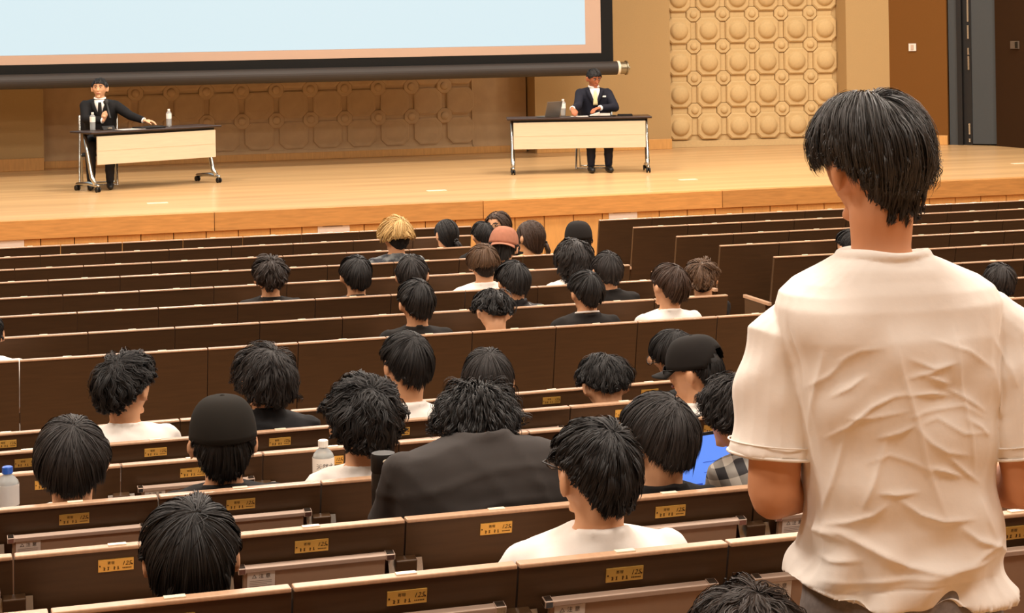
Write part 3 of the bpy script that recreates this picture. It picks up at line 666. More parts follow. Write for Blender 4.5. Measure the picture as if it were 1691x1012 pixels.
def audience(px, py, row, wpx, label, hair='black', style=None, shirt='black', yaw=0, pitch=0, roll=0, dy=.21, n=None, bow=0, skin=None, sw=.19, sleeve=.6, nbp=None, collar=None, cap=None, capc=None, under=None, extras=None, body_yaw=0, seed=None, s=None, arms=True, neck_up=0, dx=0, lap=False):
    seed = seed or int(px*7+py) % 9973
    Y = YR[row] + SL.get(row, 0)*2; HC = at_y(px, py, Y+dy); sca = scale_at(HC); HC.z -= .008
    st = dict(style or {}); vol = st.get('vol', .10)
    if s is None: s = min(1.14, max(.88, (wpx/sca/2-.003)/(.083*(1+vol))))
    zf = ZT[row]-HB if row != 'Z' else .72
    root = thing('person', label, 'person', (HC.x+dx, YR[row]+SL.get(row, 0)*(HC.x-.3)+.34, zf), body_yaw)
    inv = Matrix.Rotation(-body_yaw, 3, 'Z'); L = inv @ (HC - Vector(root.location))
    Rm = rotm(yaw-body_yaw, pitch, roll)
    Rn = rotm((yaw-body_yaw)*.4, pitch*.75, roll*.7)
    if nbp: NBw = at_y(nbp[0], nbp[1], Y+nbp[2]); NB = inv @ (NBw-Vector(root.location))
    else: NB = L + Rn @ Vector((0, -.012, -.122*s - .002+neck_up))
    H = Vector((0, 0, .52)); near = row in 'ABCDEZ'
    vx = .0125 if near else .0145
    sh = []
    t = .87; mid = (H+NB)/2 + Vector((0, -.03-bow, .02)); S0 = (1-t)**2*H + 2*t*(1-t)*mid + t*t*NB
    mb = MB(); mb.rings(torso_rings(H, NB, sw, -.018, bow, neckr=.056))
    mb.tube([NB+Vector((0, .008, -.05)), NB*.55+L*.45+Rn @ Vector((0, -.014, -.02)), L+Rm @ Vector((0, -.016, -.05*s))], [.056, .055*s, .058*s], 12)
    head_mb(mb, L, Rm, s)
    AR = []
    for q in (-1, 1):
        S = S0+Vector((q*(sw-.032), 0, -.012)); E = Vector((q*(sw+.0), .13, max(.66, S.z-.25))) if S.z > .8 else Vector((q*(sw+.05), S.y+.2, S.z-.2)); W = E+Vector((-q*.12, .14, .03)); W.z = max(W.z, .815) if row != 'Z' and not lap else .66; E.z = E.z if row != 'Z' else .6
        mb.tube([S, S*.5+E*.5, E], [.05, .046, .04], 10); mb.tube([E, E*.5+W*.5, W], [.041, .037, .027], 10); hand_mb(mb, W, (-q*.3, 1, -.1), (0, 0, -1), .4, q); AR.append((S, E, W))
    l_ = legs_mb(-.004); mb.add(l_.v, l_.f)
    body = obj('body', remesh(mb, 'body', vx, skin or SKIN), root)
    cb = MB(); cb.rings(torso_rings(H, NB+Vector((0, -.004, -.004)), sw, .009, bow, neckr=.058))
    for S, E, W in AR:
        if sleeve <= 1: e = S.lerp(E, sleeve); cb.tube([S, S.lerp(E, sleeve*.5), e], [.062, .06, .062], 12)
        else: cb.tube([S, E], [.06, .052], 12); cb.tube([E, E.lerp(W, .92)], [.052, .04], 12)
    cd = np.array(L-NB); ringc = [np.array(NB)+np.array((.067*math.cos(a), .060*math.sin(a)-.006, -.002-.012*math.sin(a))) for a in np.linspace(0, 2*PI, 16)]
    cb.tube(ringc, .0105, 8, round_=False)
    if collar == 'stand':
        ringc2 = [p+np.array((0, 0, .02)) for p in ringc]; cb.tube(ringc2, .010, 8, round_=False)
    shirt_o = obj('jacket' if collar == 'suit' or shirt in ('jacket', 'suit') else 'shirt', remesh(cb, 'shirt', .0115 if near else .014, CLOTH[shirt], 3, wrinkle(.010, seed)), root)
    obj('trousers', TROUSERS, root); obj('shoes', SHOES, root)
    if collar in ('stripe', 'suit'):
        cm = CLOTH['white'] if collar != 'stand' else CLOTH[shirt]
        rc = [p+np.array((0, 0, .012 if collar == 'stripe' else .022)) for p in ringc]
        c_ = MB(); c_.tube(rc, .006 if collar == 'stripe' else .011, 8, round_=False); c_.build('collar', cm, root, smooth=True)
    # hair, in the head's own frame
    hm = Rm.to_4x4(); hm.translation = L
    def addp(name, me, **k): o = obj(name, me, root); o.matrix_local = hm; return o
    if n is None: n = dict(A=9000, B=7500, C=7000, D=4500, E=4500, Z=6000).get(row, 1900)
    hs = dict(wd=.0011 if near else .0022); hs.update(st)
    if cap:
        hs.setdefault('minel', None); cm, bm_ = cap_mesh(s*1.0, capc, cap == 'back', opening=(cap != 'fitted'))
        hs['vol'] = hs.get('vol', .03) if hs.get('vol', 9) < .05 else .03; hs['top'] = .0; hs['maxel'] = 14
        addp('hair', hair_mesh('hair', s, hs, HAIRM[hair], n, seed)); c_ = addp('cap', cm); b_ = obj('brim', bm_, c_)
    else: addp('hair', hair_mesh('hair', s, hs, HAIRM[hair], n, seed))
    if under:
        us = dict(vol=.035, top=.02, nape=-44, side=-12, temple=0, wd=.0018, L=.35, lift=.001, rough=.001, ext=.006); addp('undercut_hair', hair_mesh('undercut_hair', s*1.0, us, HAIRM[under], n//2, seed+1))
    if extras: extras(root, L, Rm, s, NB, addp)
    return root
def ponytail(mtl, x, y, z, dx, dz, r=.022):
    def f(root, L, Rm, s, NB, addp):
        mb = MB()
        for k in range(12):
            o = Vector((rng.normal()*.006, rng.normal()*.006, rng.normal()*.004))
            mb.tube([Vector((x, y, z))+o*.4, Vector((x+dx*.35, y-.03, z-.01))+o, Vector((x+dx*.8, y-.03, z+dz*.5))+o*1.6, Vector((x+dx, y-.012, z+dz))+o*1.2], [.008, .012, .010, .003], 6)
        addp('ponytail', mb.mesh('ponytail', HAIRM[mtl], True))
        c = MB()
        for a in np.linspace(0, 2*PI, 8, endpoint=False): c.ell((x+dx*.15+.016*math.cos(a), y-.018, z+.016*math.sin(a)), (.011, .012, .011), nu=8, nv=6)
        addp('hair_tie', c.mesh('hair_tie', M['black'], True))
    return f
def bun(mtl, x, y, z, r):
    def f(root, L, Rm, s, NB, addp):
        c = MB(); c.ell((x, y, z), (r, r*.8, r*.9))
        for k in range(5): a0 = k*1.25; c.tube([(x+r*.85*math.cos(a0+t), y-r*.3-.002*k, z+r*.8*math.sin(a0+t)) for t in np.linspace(0, 2.2, 6)], .006, 6)
        addp('hair_bun', c.mesh('hair_bun', HAIRM[mtl], True))
    return f
def glasses(fr=None):
    def f(root, L, Rm, s, NB, addp):
        g = MB()
        for q in (-1, 1):
            g.tube([(q*.034+.024*math.cos(a), .106, .008+.019*math.sin(a)) for a in np.linspace(0, 2*PI, 16)], .0016, 6, round_=False)
            g.tube([(q*.058, .105, .014), (q*.078, .09, .014), (q*.083, .01, .012), (q*.083, -.012, -.004)], .0017, 6)
        g.tube([(-.011, .107, .012), (.011, .107, .012)], .0015, 6)
        g.xf(Matrix.Scale(s, 4)); addp('glasses', g.mesh('glasses', fr or M['black'], True))
        l_ = MB()
        for q in (-1, 1): l_.lathe([(.022, 0), (.022, .001)], 16).v
        gl = mat('clear_lens', (240, 245, 245), .05, .5, trans=1.0)
        l_ = MB()
        for q in (-1, 1): l_.rings([[(s*(q*.034+.0225*math.cos(a)), s*yy, s*(.008+.0175*math.sin(a))) for a in np.linspace(0, 2*PI, 16, endpoint=False)] for yy in (.1055, .1065)])
        addp('lens', l_.mesh('lens', gl))
    return f
def face(root, L, Rm, s, addp, brow=M['black']):
    e = MB(); w_ = MB(); b = MB(); l_ = MB()
    for q in (-1, 1):
        w_.ell((q*.031*s, .0835*s, .010*s), (.0125*s, .006*s, .0042*s)); e.ell((q*.031*s, .0885*s, .010*s), (.0075*s, .003*s, .005*s))
        b.tube([(q*.047*s, .082*s, .026*s), (q*.032*s, .091*s, .030*s), (q*.016*s, .092*s, .027*s)], [.0035*s, .0055*s, .0045*s], 6)
    l_.tube([(-.022*s, .0905*s, -.058*s), (0, .1005*s, -.056*s), (.022*s, .0905*s, -.058*s)], [.003*s, .006*s, .003*s], 8)
    addp('eyes', w_.mesh('eyes', M['paper'], True)); addp('iris', e.mesh('iris', M['black'], True)); addp('eyebrows', b.mesh('eyebrows', brow, True)); addp('lips', l_.mesh('lips', mat('lips', (170, 92, 76), .5), True))
# hair styles
SH = dict(vol=.09, top=.12); BOWL = dict(vol=.16, top=.13, nape=-16, side=-14, temple=-6, ext=.012, taper=.05, rough=.002)
ROUND = dict(vol=.12, top=.12, nape=-38, side=0, ext=.018, taper=.22); CURLY = dict(vol=.12, top=.15, curl=.010, nape=-36, ext=.01, cl=.8, rough=.008, L=.8, lift=.012)
MESSY = dict(vol=.09, top=.13, curl=.006, nape=-34, rough=.008, cl=.75, lift=.014, ext=.02, L=.9); SPIKY = dict(vol=.10, top=.12, curl=.0015, rough=.008, cl=.7, lift=.03, L=.55, nape=-40)
LONGN = dict(vol=.15, top=.13, nape=-50, side=-34, temple=-14, ext=.03, taper=.12); SLEEK = dict(vol=.05, top=.06, nape=-48, side=-16, ext=.0, rough=.001, lift=.001, cl=.2, whorl=(0, .5, .86), L=2.4)
CROP = dict(vol=.07, top=.10, nape=-40, side=8, fade=16, L=.5, rough=.004, lift=.006, ext=.008, cl=.5)
A_ = audience
# front rows
def turned_extras(root, L, Rm, s, NB, addp): face(root, L, Rm, s, addp); glasses()(root, L, Rm, s, NB, addp)
A_(822, 371, 'M', 42, 'woman with long brown hair and glasses turned back to face the audience, near the aisle', 'brown', dict(vol=.12, top=.1, nape=-75, side=-70, temple=-30, front=34, ext=.05, taper=.05, part=.006, whorl=(.1, .45, .89), L=2.6), 'black', yaw=2.35, body_yaw=2.8, dy=.14, dx=.1, sw=.17, extras=turned_extras)
wc = bpy.data.objects['person']; W_CHAIR = (wc.location.x, wc.location.y)
A_(737, 384, 'L', 40, 'person with sleek black low ponytail and pale collar, upper central rows', 'black', SLEEK, 'white', yaw=.35, extras=ponytail('black', .01, -.09, -.055, .045, -.085))
A_(797, 387, 'K', 38, 'person with short black hair just left of the brown cap wearer', 'black', SH, 'black', yaw=.15, pitch=.15, dx=-.05, sw=.155)
A_(876, 389, 'K', 46, 'person with brown ponytail and dark scrunchie wearing a cream top', 'brown', dict(SLEEK, vol=.08, top=.08, temple=-26, side=-22), 'cream', yaw=.5, roll=.05, sw=.165, dx=.02, extras=ponytail('brown', .055, -.075, -.05, .05, -.11))
A_(831, 405, 'J', 46, 'person in a brown cap worn backwards and a black top', 'black', dict(vol=.03, top=0, nape=-46), 'black', pitch=.25, roll=.12, yaw=-.3, cap='back', capc=mat('brown_twill', (172, 116, 92), .85, .2, noise=.1, nscale=40), collar='stand')
A_(653, 386, 'K', 57, 'person with blond mushroom cut over a black undercut in a tie-dye shirt', 'blond', dict(BOWL, vol=.24, top=.2, nape=-10, rough=.006, cl=.7, lift=.01), 'tiedye', yaw=.3, under='black', sw=.2)
A_(955, 393, 'K', 42, 'person in a black cap behind the wavy long-haired person', 'black', dict(vol=.03, top=0), 'black', cap='fitted', capc=CLOTH['black'], dy=.24, sw=.16, dx=.05)
A_(947, 425, 'I', 58, 'person with wavy shoulder-length black hair and a white shirt, near the aisle', 'soft', dict(vol=.24, top=.16, nape=-58, side=-44, temple=-20, curl=.012, cl=.8, rough=.01, ext=.04, taper=.1, wd=.003), 'white', yaw=.35, pitch=.2, n=1500)
A_(446, 454, 'I', 52, 'person with dark brown crop and black top, alone at the left of the front block', 'darkbrown', dict(MESSY, vol=.1), 'black', yaw=-.03)
A_(587, 451, 'I', 54, 'person with rounded black hair and black top, left of the navy shirt', 'black', ROUND, 'black', yaw=.12, dx=-.06, sw=.165)
A_(681, 451, 'I', 54, 'person with soft black hair in a dark navy shirt, right ear showing', 'soft', dict(SH, vol=.1), 'navy', yaw=-.3, pitch=.1, roll=-.05, dx=.05, sw=.175)
A_(798, 431, 'I', 54, 'person with brown bowl cut and shaved nape in a white T-shirt', 'lightbrown', BOWL, 'white', pitch=.1, under='darkbrown', sw=.19)
def piping(root, L, Rm, s, NB, addp):
    mb = MB()
    for q in (-1, 1): mb.tube([NB+Vector((q*.07, -.02, -.005)), NB+Vector((q*.13, -.03, -.035)), NB+Vector((q*.19, -.03, -.075)), NB+Vector((q*.225, .0, -.13))], .007, 6)
    mb.build('piping', CLOTH['white'], root, smooth=True)
A_(847, 461, 'H', 56, 'person with black hair in a black track jacket with white piping', 'black', dict(ROUND, top=.14), 'jacket', yaw=.2, pitch=.1, collar='stand', extras=piping)
A_(1003, 443, 'H', 52, 'person with smooth dark hair in a black T-shirt near the aisle end', 'soft', ROUND, 'black', yaw=-.03)
A_(967, 478, 'G', 58, 'person with glossy black hair and a white-striped black collar', 'black', ROUND, 'black', yaw=.25, collar='stripe')
A_(1105, 469, 'G', 60, 'person with dark brown hair in a white T-shirt, end of the tall-backed row', 'brown', dict(ROUND, vol=.1, top=.14, rough=.005), 'white', yaw=.35, roll=.08, sw=.185)
A_(1159, 458, 'H', 50, 'person with tousled reddish brown hair at the aisle end', 'lightbrown', dict(MESSY, vol=.1, nape=-38), 'black', yaw=-.35, pitch=.2, under='darkbrown', sw=.16)
A_(687, 495, 'G', 62, 'person with black hair and dark navy top, left ear showing, in the tall-backed row', 'black', dict(ROUND, vol=.1), 'black', yaw=.2)
A_(815, 512, 'G', 60, 'person with black hair head bowed in a white T-shirt, tall-backed row', 'black', dict(MESSY, vol=.13), 'white', pitch=.6, roll=.1, yaw=.1, dy=.3, sw=.18)
# behind the cross aisle
A_(207, 636, 'E', 94, 'person with short curly black hair turned right in a white T-shirt', 'black', dict(CURLY, vol=.07, top=.12), 'white', yaw=-.75, sw=.19, extras=lambda r, L, Rm, s, N, a: face(r, L, Rm, s, a))
A_(437, 622, 'E', 88, 'person with longish black hair in a black suit jacket', 'soft', dict(MESSY, vol=.08, nape=-46, side=-22, temple=-10), 'suit', yaw=.35, pitch=.1, sleeve=2, collar='stand', sw=.2)
A_(672, 594, 'E', 84, 'person with smooth black hair and long neck in a white T-shirt', 'black', dict(ROUND, vol=.09), 'white', yaw=.25, sw=.16, dx=-.05, neck_up=-.03)
A_(806, 622, 'E', 84, 'person with black bob-like hair and a white shirt collar over black', 'soft', dict(LONGN, vol=.12, nape=-42), 'suit', yaw=-.25, pitch=.15, collar='suit', sleeve=2, dx=.06, sw=.17)
A_(998, 632, 'E', 76, 'person with tousled black hair, head bowed low, both ears showing', 'black', dict(MESSY, top=.18), 'black', pitch=.55, dy=.28, dx=-.05, sw=.17)
A_(1112, 582, 'E', 72, 'person with black hair leaning left behind the black cap, glasses', 'black', ROUND, 'suit', yaw=.7, roll=-.35, pitch=.25, extras=glasses(), dx=.15, nbp=(1160, 642, .2), lap=True)
A_(1148, 606, 'D', 78, 'person in a black baseball cap turned left in a white shirt', 'black', dict(vol=.03, top=0, nape=-44), 'white', yaw=.85, pitch=.15, lap=True, cap='front', capc=CLOTH['black'], extras=lambda r, L, Rm, s, N, a: (glasses()(r, L, Rm, s, N, a), face(r, L, Rm, s, a)))
A_(118, 752, 'C', 118, 'person with black hair in a white T-shirt beside the blue-capped bottle', 'soft', dict(ROUND, vol=.12, nape=-38, side=-10), 'white', yaw=-.12, sw=.16, lap=True)
A_(368, 722, 'C', 104, 'person in a plain black cap with both ears showing', 'black', dict(vol=.03, top=0, nape=-44), 'black', yaw=-.08, cap='fitted', capc=mat('black_cap_cotton', (36, 33, 29), .9, .15), sw=.18, s=1.1)
A_(601, 690, 'C', 122, 'person with thick curly black hair in a white T-shirt beside the water bottle', 'black', CURLY, 'white', yaw=.0, roll=.06, sw=.17, lap=True)
A_(788, 709, 'B', 136, 'person slumped forward in a charcoal T-shirt with spiky black hair', 'black', SPIKY, 'grey', pitch=.62, bow=.03, dy=.40, nbp=(797, 716, .27), sw=.262, sleeve=.75, yaw=-.1, s=1.04)
A_(1088, 716, 'B', 122, 'person with smooth black hair in a black T-shirt right of the glasses wearer', 'soft', dict(ROUND, vol=.13, top=.13), 'black', yaw=.3, pitch=.1, roll=.06, sw=.175, dx=-.03)
A_(1212, 678, 'B', 96, 'person with black hair in a grey plaid shirt beside the standing man', 'soft', dict(MESSY, vol=.1, side=-16), 'plaid', yaw=.45, pitch=.2, sleeve=2, dy=.3, dx=.2, nbp=(1264, 742, .24), sw=.17)
A_(983, 772, 'A', 140, 'person with cropped black hair and glasses in a white T-shirt', 'black', CROP, 'white', yaw=.28, sw=.2, extras=glasses(), s=1.05, lap=True)
A_(315, 908, 'A', 152, 'person with glossy black hair, nearest head at lower left', 'black', dict(ROUND, vol=.11, top=.12, rough=.005, nape=-42, side=-4), 'black', yaw=-.12, s=1.05, dy=.2, lap=True)
A_(1238, 1070, 'Z', 170, 'person with dark brown tousled hair cut off by the bottom frame edge', 'darkbrown', dict(MESSY, vol=.1, top=.12), 'black', pitch=.35, dy=.16, dx=-.2, sw=.15)
A_(1404, 404, 'J', 46, 'person mostly hidden behind the standing man\'s neck, dark hair', 'black', SH, 'black', yaw=.3)
A_(1650, 462, 'G', 52, 'person with black hair in the right-hand block, far right frame edge', 'soft', ROUND, 'black', yaw=-.1)
A_(-26, 548, 'G', 62, 'person in white at the left frame edge, only a shoulder in view', 'black', SH, 'white', sw=.2)

# ------------------------------------------------------------------ standing man
SMD = 3.72
def sm_pt(px, py, dd=0): return at_d(px, py, SMD+dd)
base = sm_pt(1475, 700); FZ = .72
man = thing('person', 'man standing with his back to the camera in a wrinkled white T-shirt', 'person', (base.x, base.y, FZ), -.1)
Wi = Matrix.LocRotScale(Vector(man.location), man.rotation_euler.to_quaternion(), None).inverted()
def lp(px, py, dd=0): return Wi @ sm_pt(px, py, dd)
HCm = lp(1439, 265, .03); NBm = lp(1457, 418, .01); WA = lp(1490, 960, .02)
Hm = Vector((WA.x, WA.y, WA.z+.012)); Rm_ = rotm(.22+.1, .12, -.06)
swm = .222
def man_rings(infl, hem=False, top=True):
    tab = [(-.05, .206, .146), (.02, .2, .138), (.1, .193, .13), (.22, .186, .126), (.36, .184, .124), (.5, .19, .128), (.64, .2, .134), (.76, .212, .135), (.85, .214, .125), (.895, .206, .112), (.93, .178, .098), (.962, .132, .090), (1.0, .078, .074), (1.012, .078, .074)]
    R = []
    for t, hw, hd in tab:
        p = np.array(Hm.lerp(NBm, t)); p[1] += -.02*math.sin(PI*min(1, max(0, t)))
        ring = []
        for a in np.linspace(0, 2*PI, 30, endpoint=False):
            ca, sa = math.cos(a), math.sin(a); e = .78
            fl = max(0, -ca)**2*max(0, .1-t)/.15 if infl > 0 else 0
            ring.append(tuple(p + np.array(((hw+infl)*math.copysign(abs(ca)**e, ca)-.03*fl, -(hd+infl)*math.copysign(abs(sa)**e, sa), .05*fl+(.006*math.sin(a*5) if t < 0 else 0)))))
        R.append(ring)
    return R
mb = MB(); mb.rings(man_rings(-.028)); L = HCm
mb.tube([NBm+Vector((0, .012, -.06)), NBm*.5+L*.5+Vector((.0, -.022, -.02)), L+Rm_ @ Vector((0, -.018, -.055))], [.052, .062, .064], 14)
head_mb(mb, L, Rm_, 1.06)
ARM = []
for q, (s_p, e_p, w_p) in ((-1, ((1292, 512), (1277, 815), (1370, 800))), (1, ((1655, 505), (1700, 800), (1600, 800)))):
    S, E, W = lp(*s_p, .02), lp(*e_p, -.02), lp(*w_p, .30)
    mb.tube([S+Vector((-q*.03, 0, -.045)), S.lerp(E, .5), E], [.048, .055, .050], 14); mb.tube([E, E.lerp(W, .35), E.lerp(W, .7), W], [.049, .047, .038, .029], 12)
    hand_mb(mb, W, (W-E)+Vector((-q*.12, .1, .02)), (-q*.6, 0, -.5), .9, q); ARM.append((S, E, W))
for q in (-1, 1):
    hx = Hm.x+q*.095
    mb.tube([(hx, Hm.y, Hm.z-.1), (hx+q*.01, Hm.y+.01, Hm.z*.5), (hx+q*.012, Hm.y-.01, .09)], [.084, .066, .042], 12); mb.tube([(hx+q*.012, Hm.y-.04, .05), (hx+q*.015, Hm.y+.08, .04), (hx+q*.02, Hm.y+.17, .032)], [.042, .038, .028], 10)
obj('body', remesh(mb, 'body', .009, SKIN2, 4), man)
# shirt: torso and sleeves in one skin, then creases raised on the cloth
cb = MB(); cb.rings(man_rings(.004)); 
SLV = []
for q_, (S, E, W), hem in zip((-1, 1), ARM, ((1276, 748), (1704, 742))):
    he = lp(*hem, .0); cb.tube([S+Vector((-q_*.045, 0, .030)), S+Vector((-q_*.038, 0, .012)), S+Vector((-q_*.03, 0, -.022)), S.lerp(he, .2), S.lerp(he, .45), S.lerp(he, .75), he], [.012, .04, .056, .07, .077, .081, .085], 18, round_=False); SLV.append((S, he))
ringc = [np.array(NBm)+np.array((.082*math.cos(a), .078*math.sin(a)-.004, -.001-.005*math.sin(a))) for a in np.linspace(0, 2*PI, 24)]
cb.tube(ringc, .0115, 8, round_=False)
CR = [ # creases as polylines over the back of the shirt, (px, py), height in mm, width in mm
 ([(1300, 940), (1330, 968), (1380, 982), (1470, 976), (1560, 968), (1655, 952)], -3, 3), ([(1470, 545), (1490, 620), (1512, 690), (1530, 770), (1560, 850)], 6, 7), ([(1576, 545), (1585, 620), (1597, 690), (1612, 780)], 5, 6), ([(1360, 580), (1345, 660), (1335, 720)], 6, 9), ([(1395, 720), (1375, 800), (1350, 860)], 5, 8),
 ([(1464, 730), (1445, 790), (1425, 840)], 6, 8), ([(1636, 600), (1650, 670), (1655, 690)], 6, 8), ([(1372, 655), (1405, 640), (1432, 620)], 4, 4), ([(1365, 722), (1400, 705), (1440, 672), (1475, 655), (1500, 650)], 5, 5),
 ([(1500, 652), (1540, 650), (1575, 655)], 4, 4), ([(1498, 625), (1535, 615), (1577, 598)], 4, 4), ([(1500, 592), (1540, 608), (1572, 600)], 4, 4), ([(1525, 620), (1572, 636)], 4, 4), ([(1448, 725), (1485, 715), (1510, 702)], 4, 4), ([(1510, 702), (1535, 730), (1560, 745), (1600, 752)], 4, 4),
 ([(1520, 700), (1548, 690), (1590, 715), (1632, 715)], 3, 4), ([(1535, 772), (1560, 778), (1590, 788)], 5, 4), ([(1560, 750), (1595, 780), (1622, 798)], 4, 4), ([(1450, 813), (1480, 816), (1518, 813)], 5, 4), ([(1486, 826), (1520, 850), (1555, 860), (1605, 856)], 7, 6),
 ([(1430, 765), (1470, 752), (1510, 765), (1540, 780)], 3, 5), ([(1400, 690), (1440, 690), (1500, 678)], 3, 4), ([(1500, 690), (1530, 680), (1590, 670), (1630, 690)], 3, 4), ([(1540, 560), (1600, 580), (1640, 610)], 3, 5), ([(1560, 640), (1600, 660), (1630, 680)], 4, 4), ([(1595, 690), (1620, 705), (1632, 720)], 4, 4),
 ([(1380, 600), (1420, 580), (1460, 575)], 3, 6), ([(1330, 870), (1390, 880), (1440, 905), (1500, 935), (1560, 945), (1620, 930), (1660, 910)], 13, 13), ([(1310, 855), (1340, 870), (1400, 895)], 8, 9), ([(1345, 915), (1375, 925), (1420, 925)], 7, 9), ([(1585, 870), (1610, 890), (1640, 900), (1665, 912)], 9, 8), ([(1360, 865), (1400, 862), (1440, 850), (1465, 832)], 6, 7),
 ([(1600, 930), (1630, 905), (1650, 890)], 7, 7), ([(1325, 700), (1322, 760), (1318, 830)], 4, 9), ([(1620, 820), (1628, 860), (1640, 890)], 5, 7), ([(1640, 560), (1670, 610), (1680, 640)], 5, 7), ([(1330, 640), (1370, 620), (1400, 590)], 4, 7), ([(1350, 960), (1420, 965), (1500, 955), (1600, 950)], 6, 10), ([(1290, 500), (1310, 560), (1327, 640)], -5, 5)]
RTi = man.rotation_euler.to_matrix()
def man_disp(co, no):
    Wm = np.array(RTi.to_3x3()); P = co @ Wm.T + np.array(man.location)
    rel = P - np.array((0, 0, CAMZ)); d = rel @ np.array(FW); x = rel @ np.array(RT)/d*FPX; y = -rel[:, 2]/d*FPX
    u = x*math.cos(ROLL)+y*math.sin(ROLL)+PX0; v = -x*math.sin(ROLL)+y*math.cos(ROLL)+PY0
    back = np.clip(-no[:, 1]*2.2, 0, 1); h = np.zeros(len(co)); k = FPX/SMD/1000
    for pl_, amp, wdt in CR:
        best = np.full(len(co), 1e9); tt = np.zeros(len(co)); n_ = len(pl_)-1
        for i in range(n_):
            a, b = np.array(pl_[i], float), np.array(pl_[i+1], float); ab = b-a; t = np.clip(((u-a[0])*ab[0]+(v-a[1])*ab[1])/(ab@ab), 0, 1)
            q = np.hypot(u-a[0]-t*ab[0], v-a[1]-t*ab[1]); m_ = q < best; best[m_] = q[m_]; tt[m_] = (i+t[m_])/n_
        h += 1.3*amp/1000*(.6*np.exp(-np.abs(best/(wdt*k*.7))**1.5)+.4*np.exp(-(best/(wdt*k*2.4))**2))*np.sin(PI*np.clip(tt*.92+.04, 0, 1))**.8
    h *= back
    g = np.sin(u*.031+v*.012+1)*np.sin(v*.027-u*.008)*.0045 + np.sin(u*.012-v*.05)*.003 + np.sin(u*.06+v*.035+np.sin(v*.02)*2)*.0014
    low = np.clip((v-880)/90, 0, 1); g = g + low*(.010*np.sin(u*.035+v*.05)+.006*np.sin(u*.083))
    return h + g
shirt = remesh(cb, 'shirt', .0037, CLOTH['white'], 5, man_disp)
obj('shirt', shirt, man)
sh_ = MB()
for S, he in SLV:
    S, he = np.array(S), np.array(he); d = (he-S)/np.linalg.norm(he-S); e = np.cross((0, 1, 0), d); e /= np.linalg.norm(e); g = np.cross(d, e)
    for off, r_ in ((.0, .0862), (-.022, .0868)): sh_.tube([he+d*(off+.001)+(e*math.cos(a)+g*math.sin(a))*r_ for a in np.linspace(0, 2*PI, 32)], .0032 if off == 0 else .0016, 6, round_=False)
sh_.build('sleeve_hem', CLOTH['white'], man, smooth=True)
pb = MB(); pb.rings([[(Hm.x+q1*math.cos(a), Hm.y+q2*math.sin(a), z) for a in np.linspace(0, 2*PI, 24, endpoint=False)] for q1, q2, z in ((.190, .132, Hm.z+.05), (.197, .144, Hm.z-.03), (.202, .15, Hm.z-.12), (.19, .13, Hm.z-.2))])
for q in (-1, 1): hx = Hm.x+q*.095; pb.tube([(hx, Hm.y, Hm.z-.13), (hx+q*.01, Hm.y+.01, Hm.z*.5), (hx+q*.012, Hm.y-.01, .06)], [.11, .09, .075], 14, round_=False)
obj('trousers', remesh(pb, 'trousers', .012, CLOTH['greypants'], 4, wrinkle(.008, 5)), man)
sb = MB()
for q in (-1, 1): hx = Hm.x+q*.107; sb.tube([(hx, Hm.y-.05, .05), (hx+q*.004, Hm.y+.08, .046), (hx+q*.008, Hm.y+.19, .036)], [.048, .046, .034], 12)
sb.build('shoes', M['black'], man, smooth=True)
hmx = Rm_.to_4x4(); hmx.translation = L
o = obj('hair', hair_mesh('hair', 1.06, dict(vol=.09, top=.31, nape=-32, side=0, temple=-4, front=8, part=.014, ext=.025, taper=.25, rough=.005, cl=.42, lift=.012, L=1.35, curl=.0008, wd=.00065, whorl=(.03, -.1, .99), swirl=.3, fade=40), mat('hair_ash', (.034, .030, .027), .48, .5, noise=.35, nscale=70, srgb=False), 22000, 21), man); o.matrix_local = hmx
o = obj('undercut_hair', hair_mesh('undercut_hair', 1.06, dict(vol=.08, top=.04, nape=-56, side=10, temple=10, wd=.001, L=.4, lift=.003, rough=.003, ext=.016, fade=18, taper=.24), HAIRM['soft'], 6000, 22), man); o.matrix_local = hmx
# ------------------------------------------------------------------ stage furniture and speakers
def folding_table(loc, rz, label):
    t = thing('folding_table', label, 'table', loc, rz, 'speakers\' tables'); Wd, Dp, Ht = 1.8, .5, .7
    MB().box(-Wd/2, Wd/2, -Dp/2, Dp/2, Ht-.026, Ht).build('table_top', M['tabletop'], t, bevel=.008)
    MB().box(-Wd/2+.08, Wd/2-.08, -Dp/2+.05, -Dp/2+.1, Ht-.06, Ht-.026).build('apron', M['black'], t)
    pn = MB().box(-.82, .82, -Dp/2+.02, -Dp/2+.038, .315, .645).build('modesty_panel', M['tablepanel'], t, bevel=.004)
    MB().box(-.81, .81, -Dp/2+.0185, -Dp/2+.021, .475, .4765).build('panel_groove', mat('pale_maple_shade', (186, 160, 122), .5), pn)
    for q in (-1, 1):
        x = q*.845 if q > 0 else -.83
        lg = MB(); lg.tube([(x, .03, Ht-.03), (x, -.04, .42), (x, -.12, .16), (x, -.20, .085)], [.024, .026, .028, .026], 12, round_=False)
        l_ = lg.build('leg', M['chrome'], t, smooth=True)
        MB().tube([(x, -.25, .075), (x, -.05, .095), (x, .22, .075)], [.02, .026, .02], 10).build('foot', M['chrome'], l_, smooth=True)
        for yy in (-.245, .215):
            cs = MB()
            for dx in (-.02, .02): cs.lathe([(.03, -.01), (.033, -.006), (.033, .006), (.03, .01)], 16).v
            cs = MB()
            for dx in (-.017, .017): c2 = MB().lathe([(.012, -.009), (.029, -.009), (.032, -.005), (.032, .005), (.029, .009), (.012, .009)], 16).xf(Matrix.Translation((x+dx, yy, .032)) @ Matrix.Rotation(PI/2, 4, 'Y')); cs.add(c2.v, c2.f)
            cs.tube([(x, yy, .03), (x, yy, .075)], .012, 8); cs.build('caster', M['black'], l_)
    return t
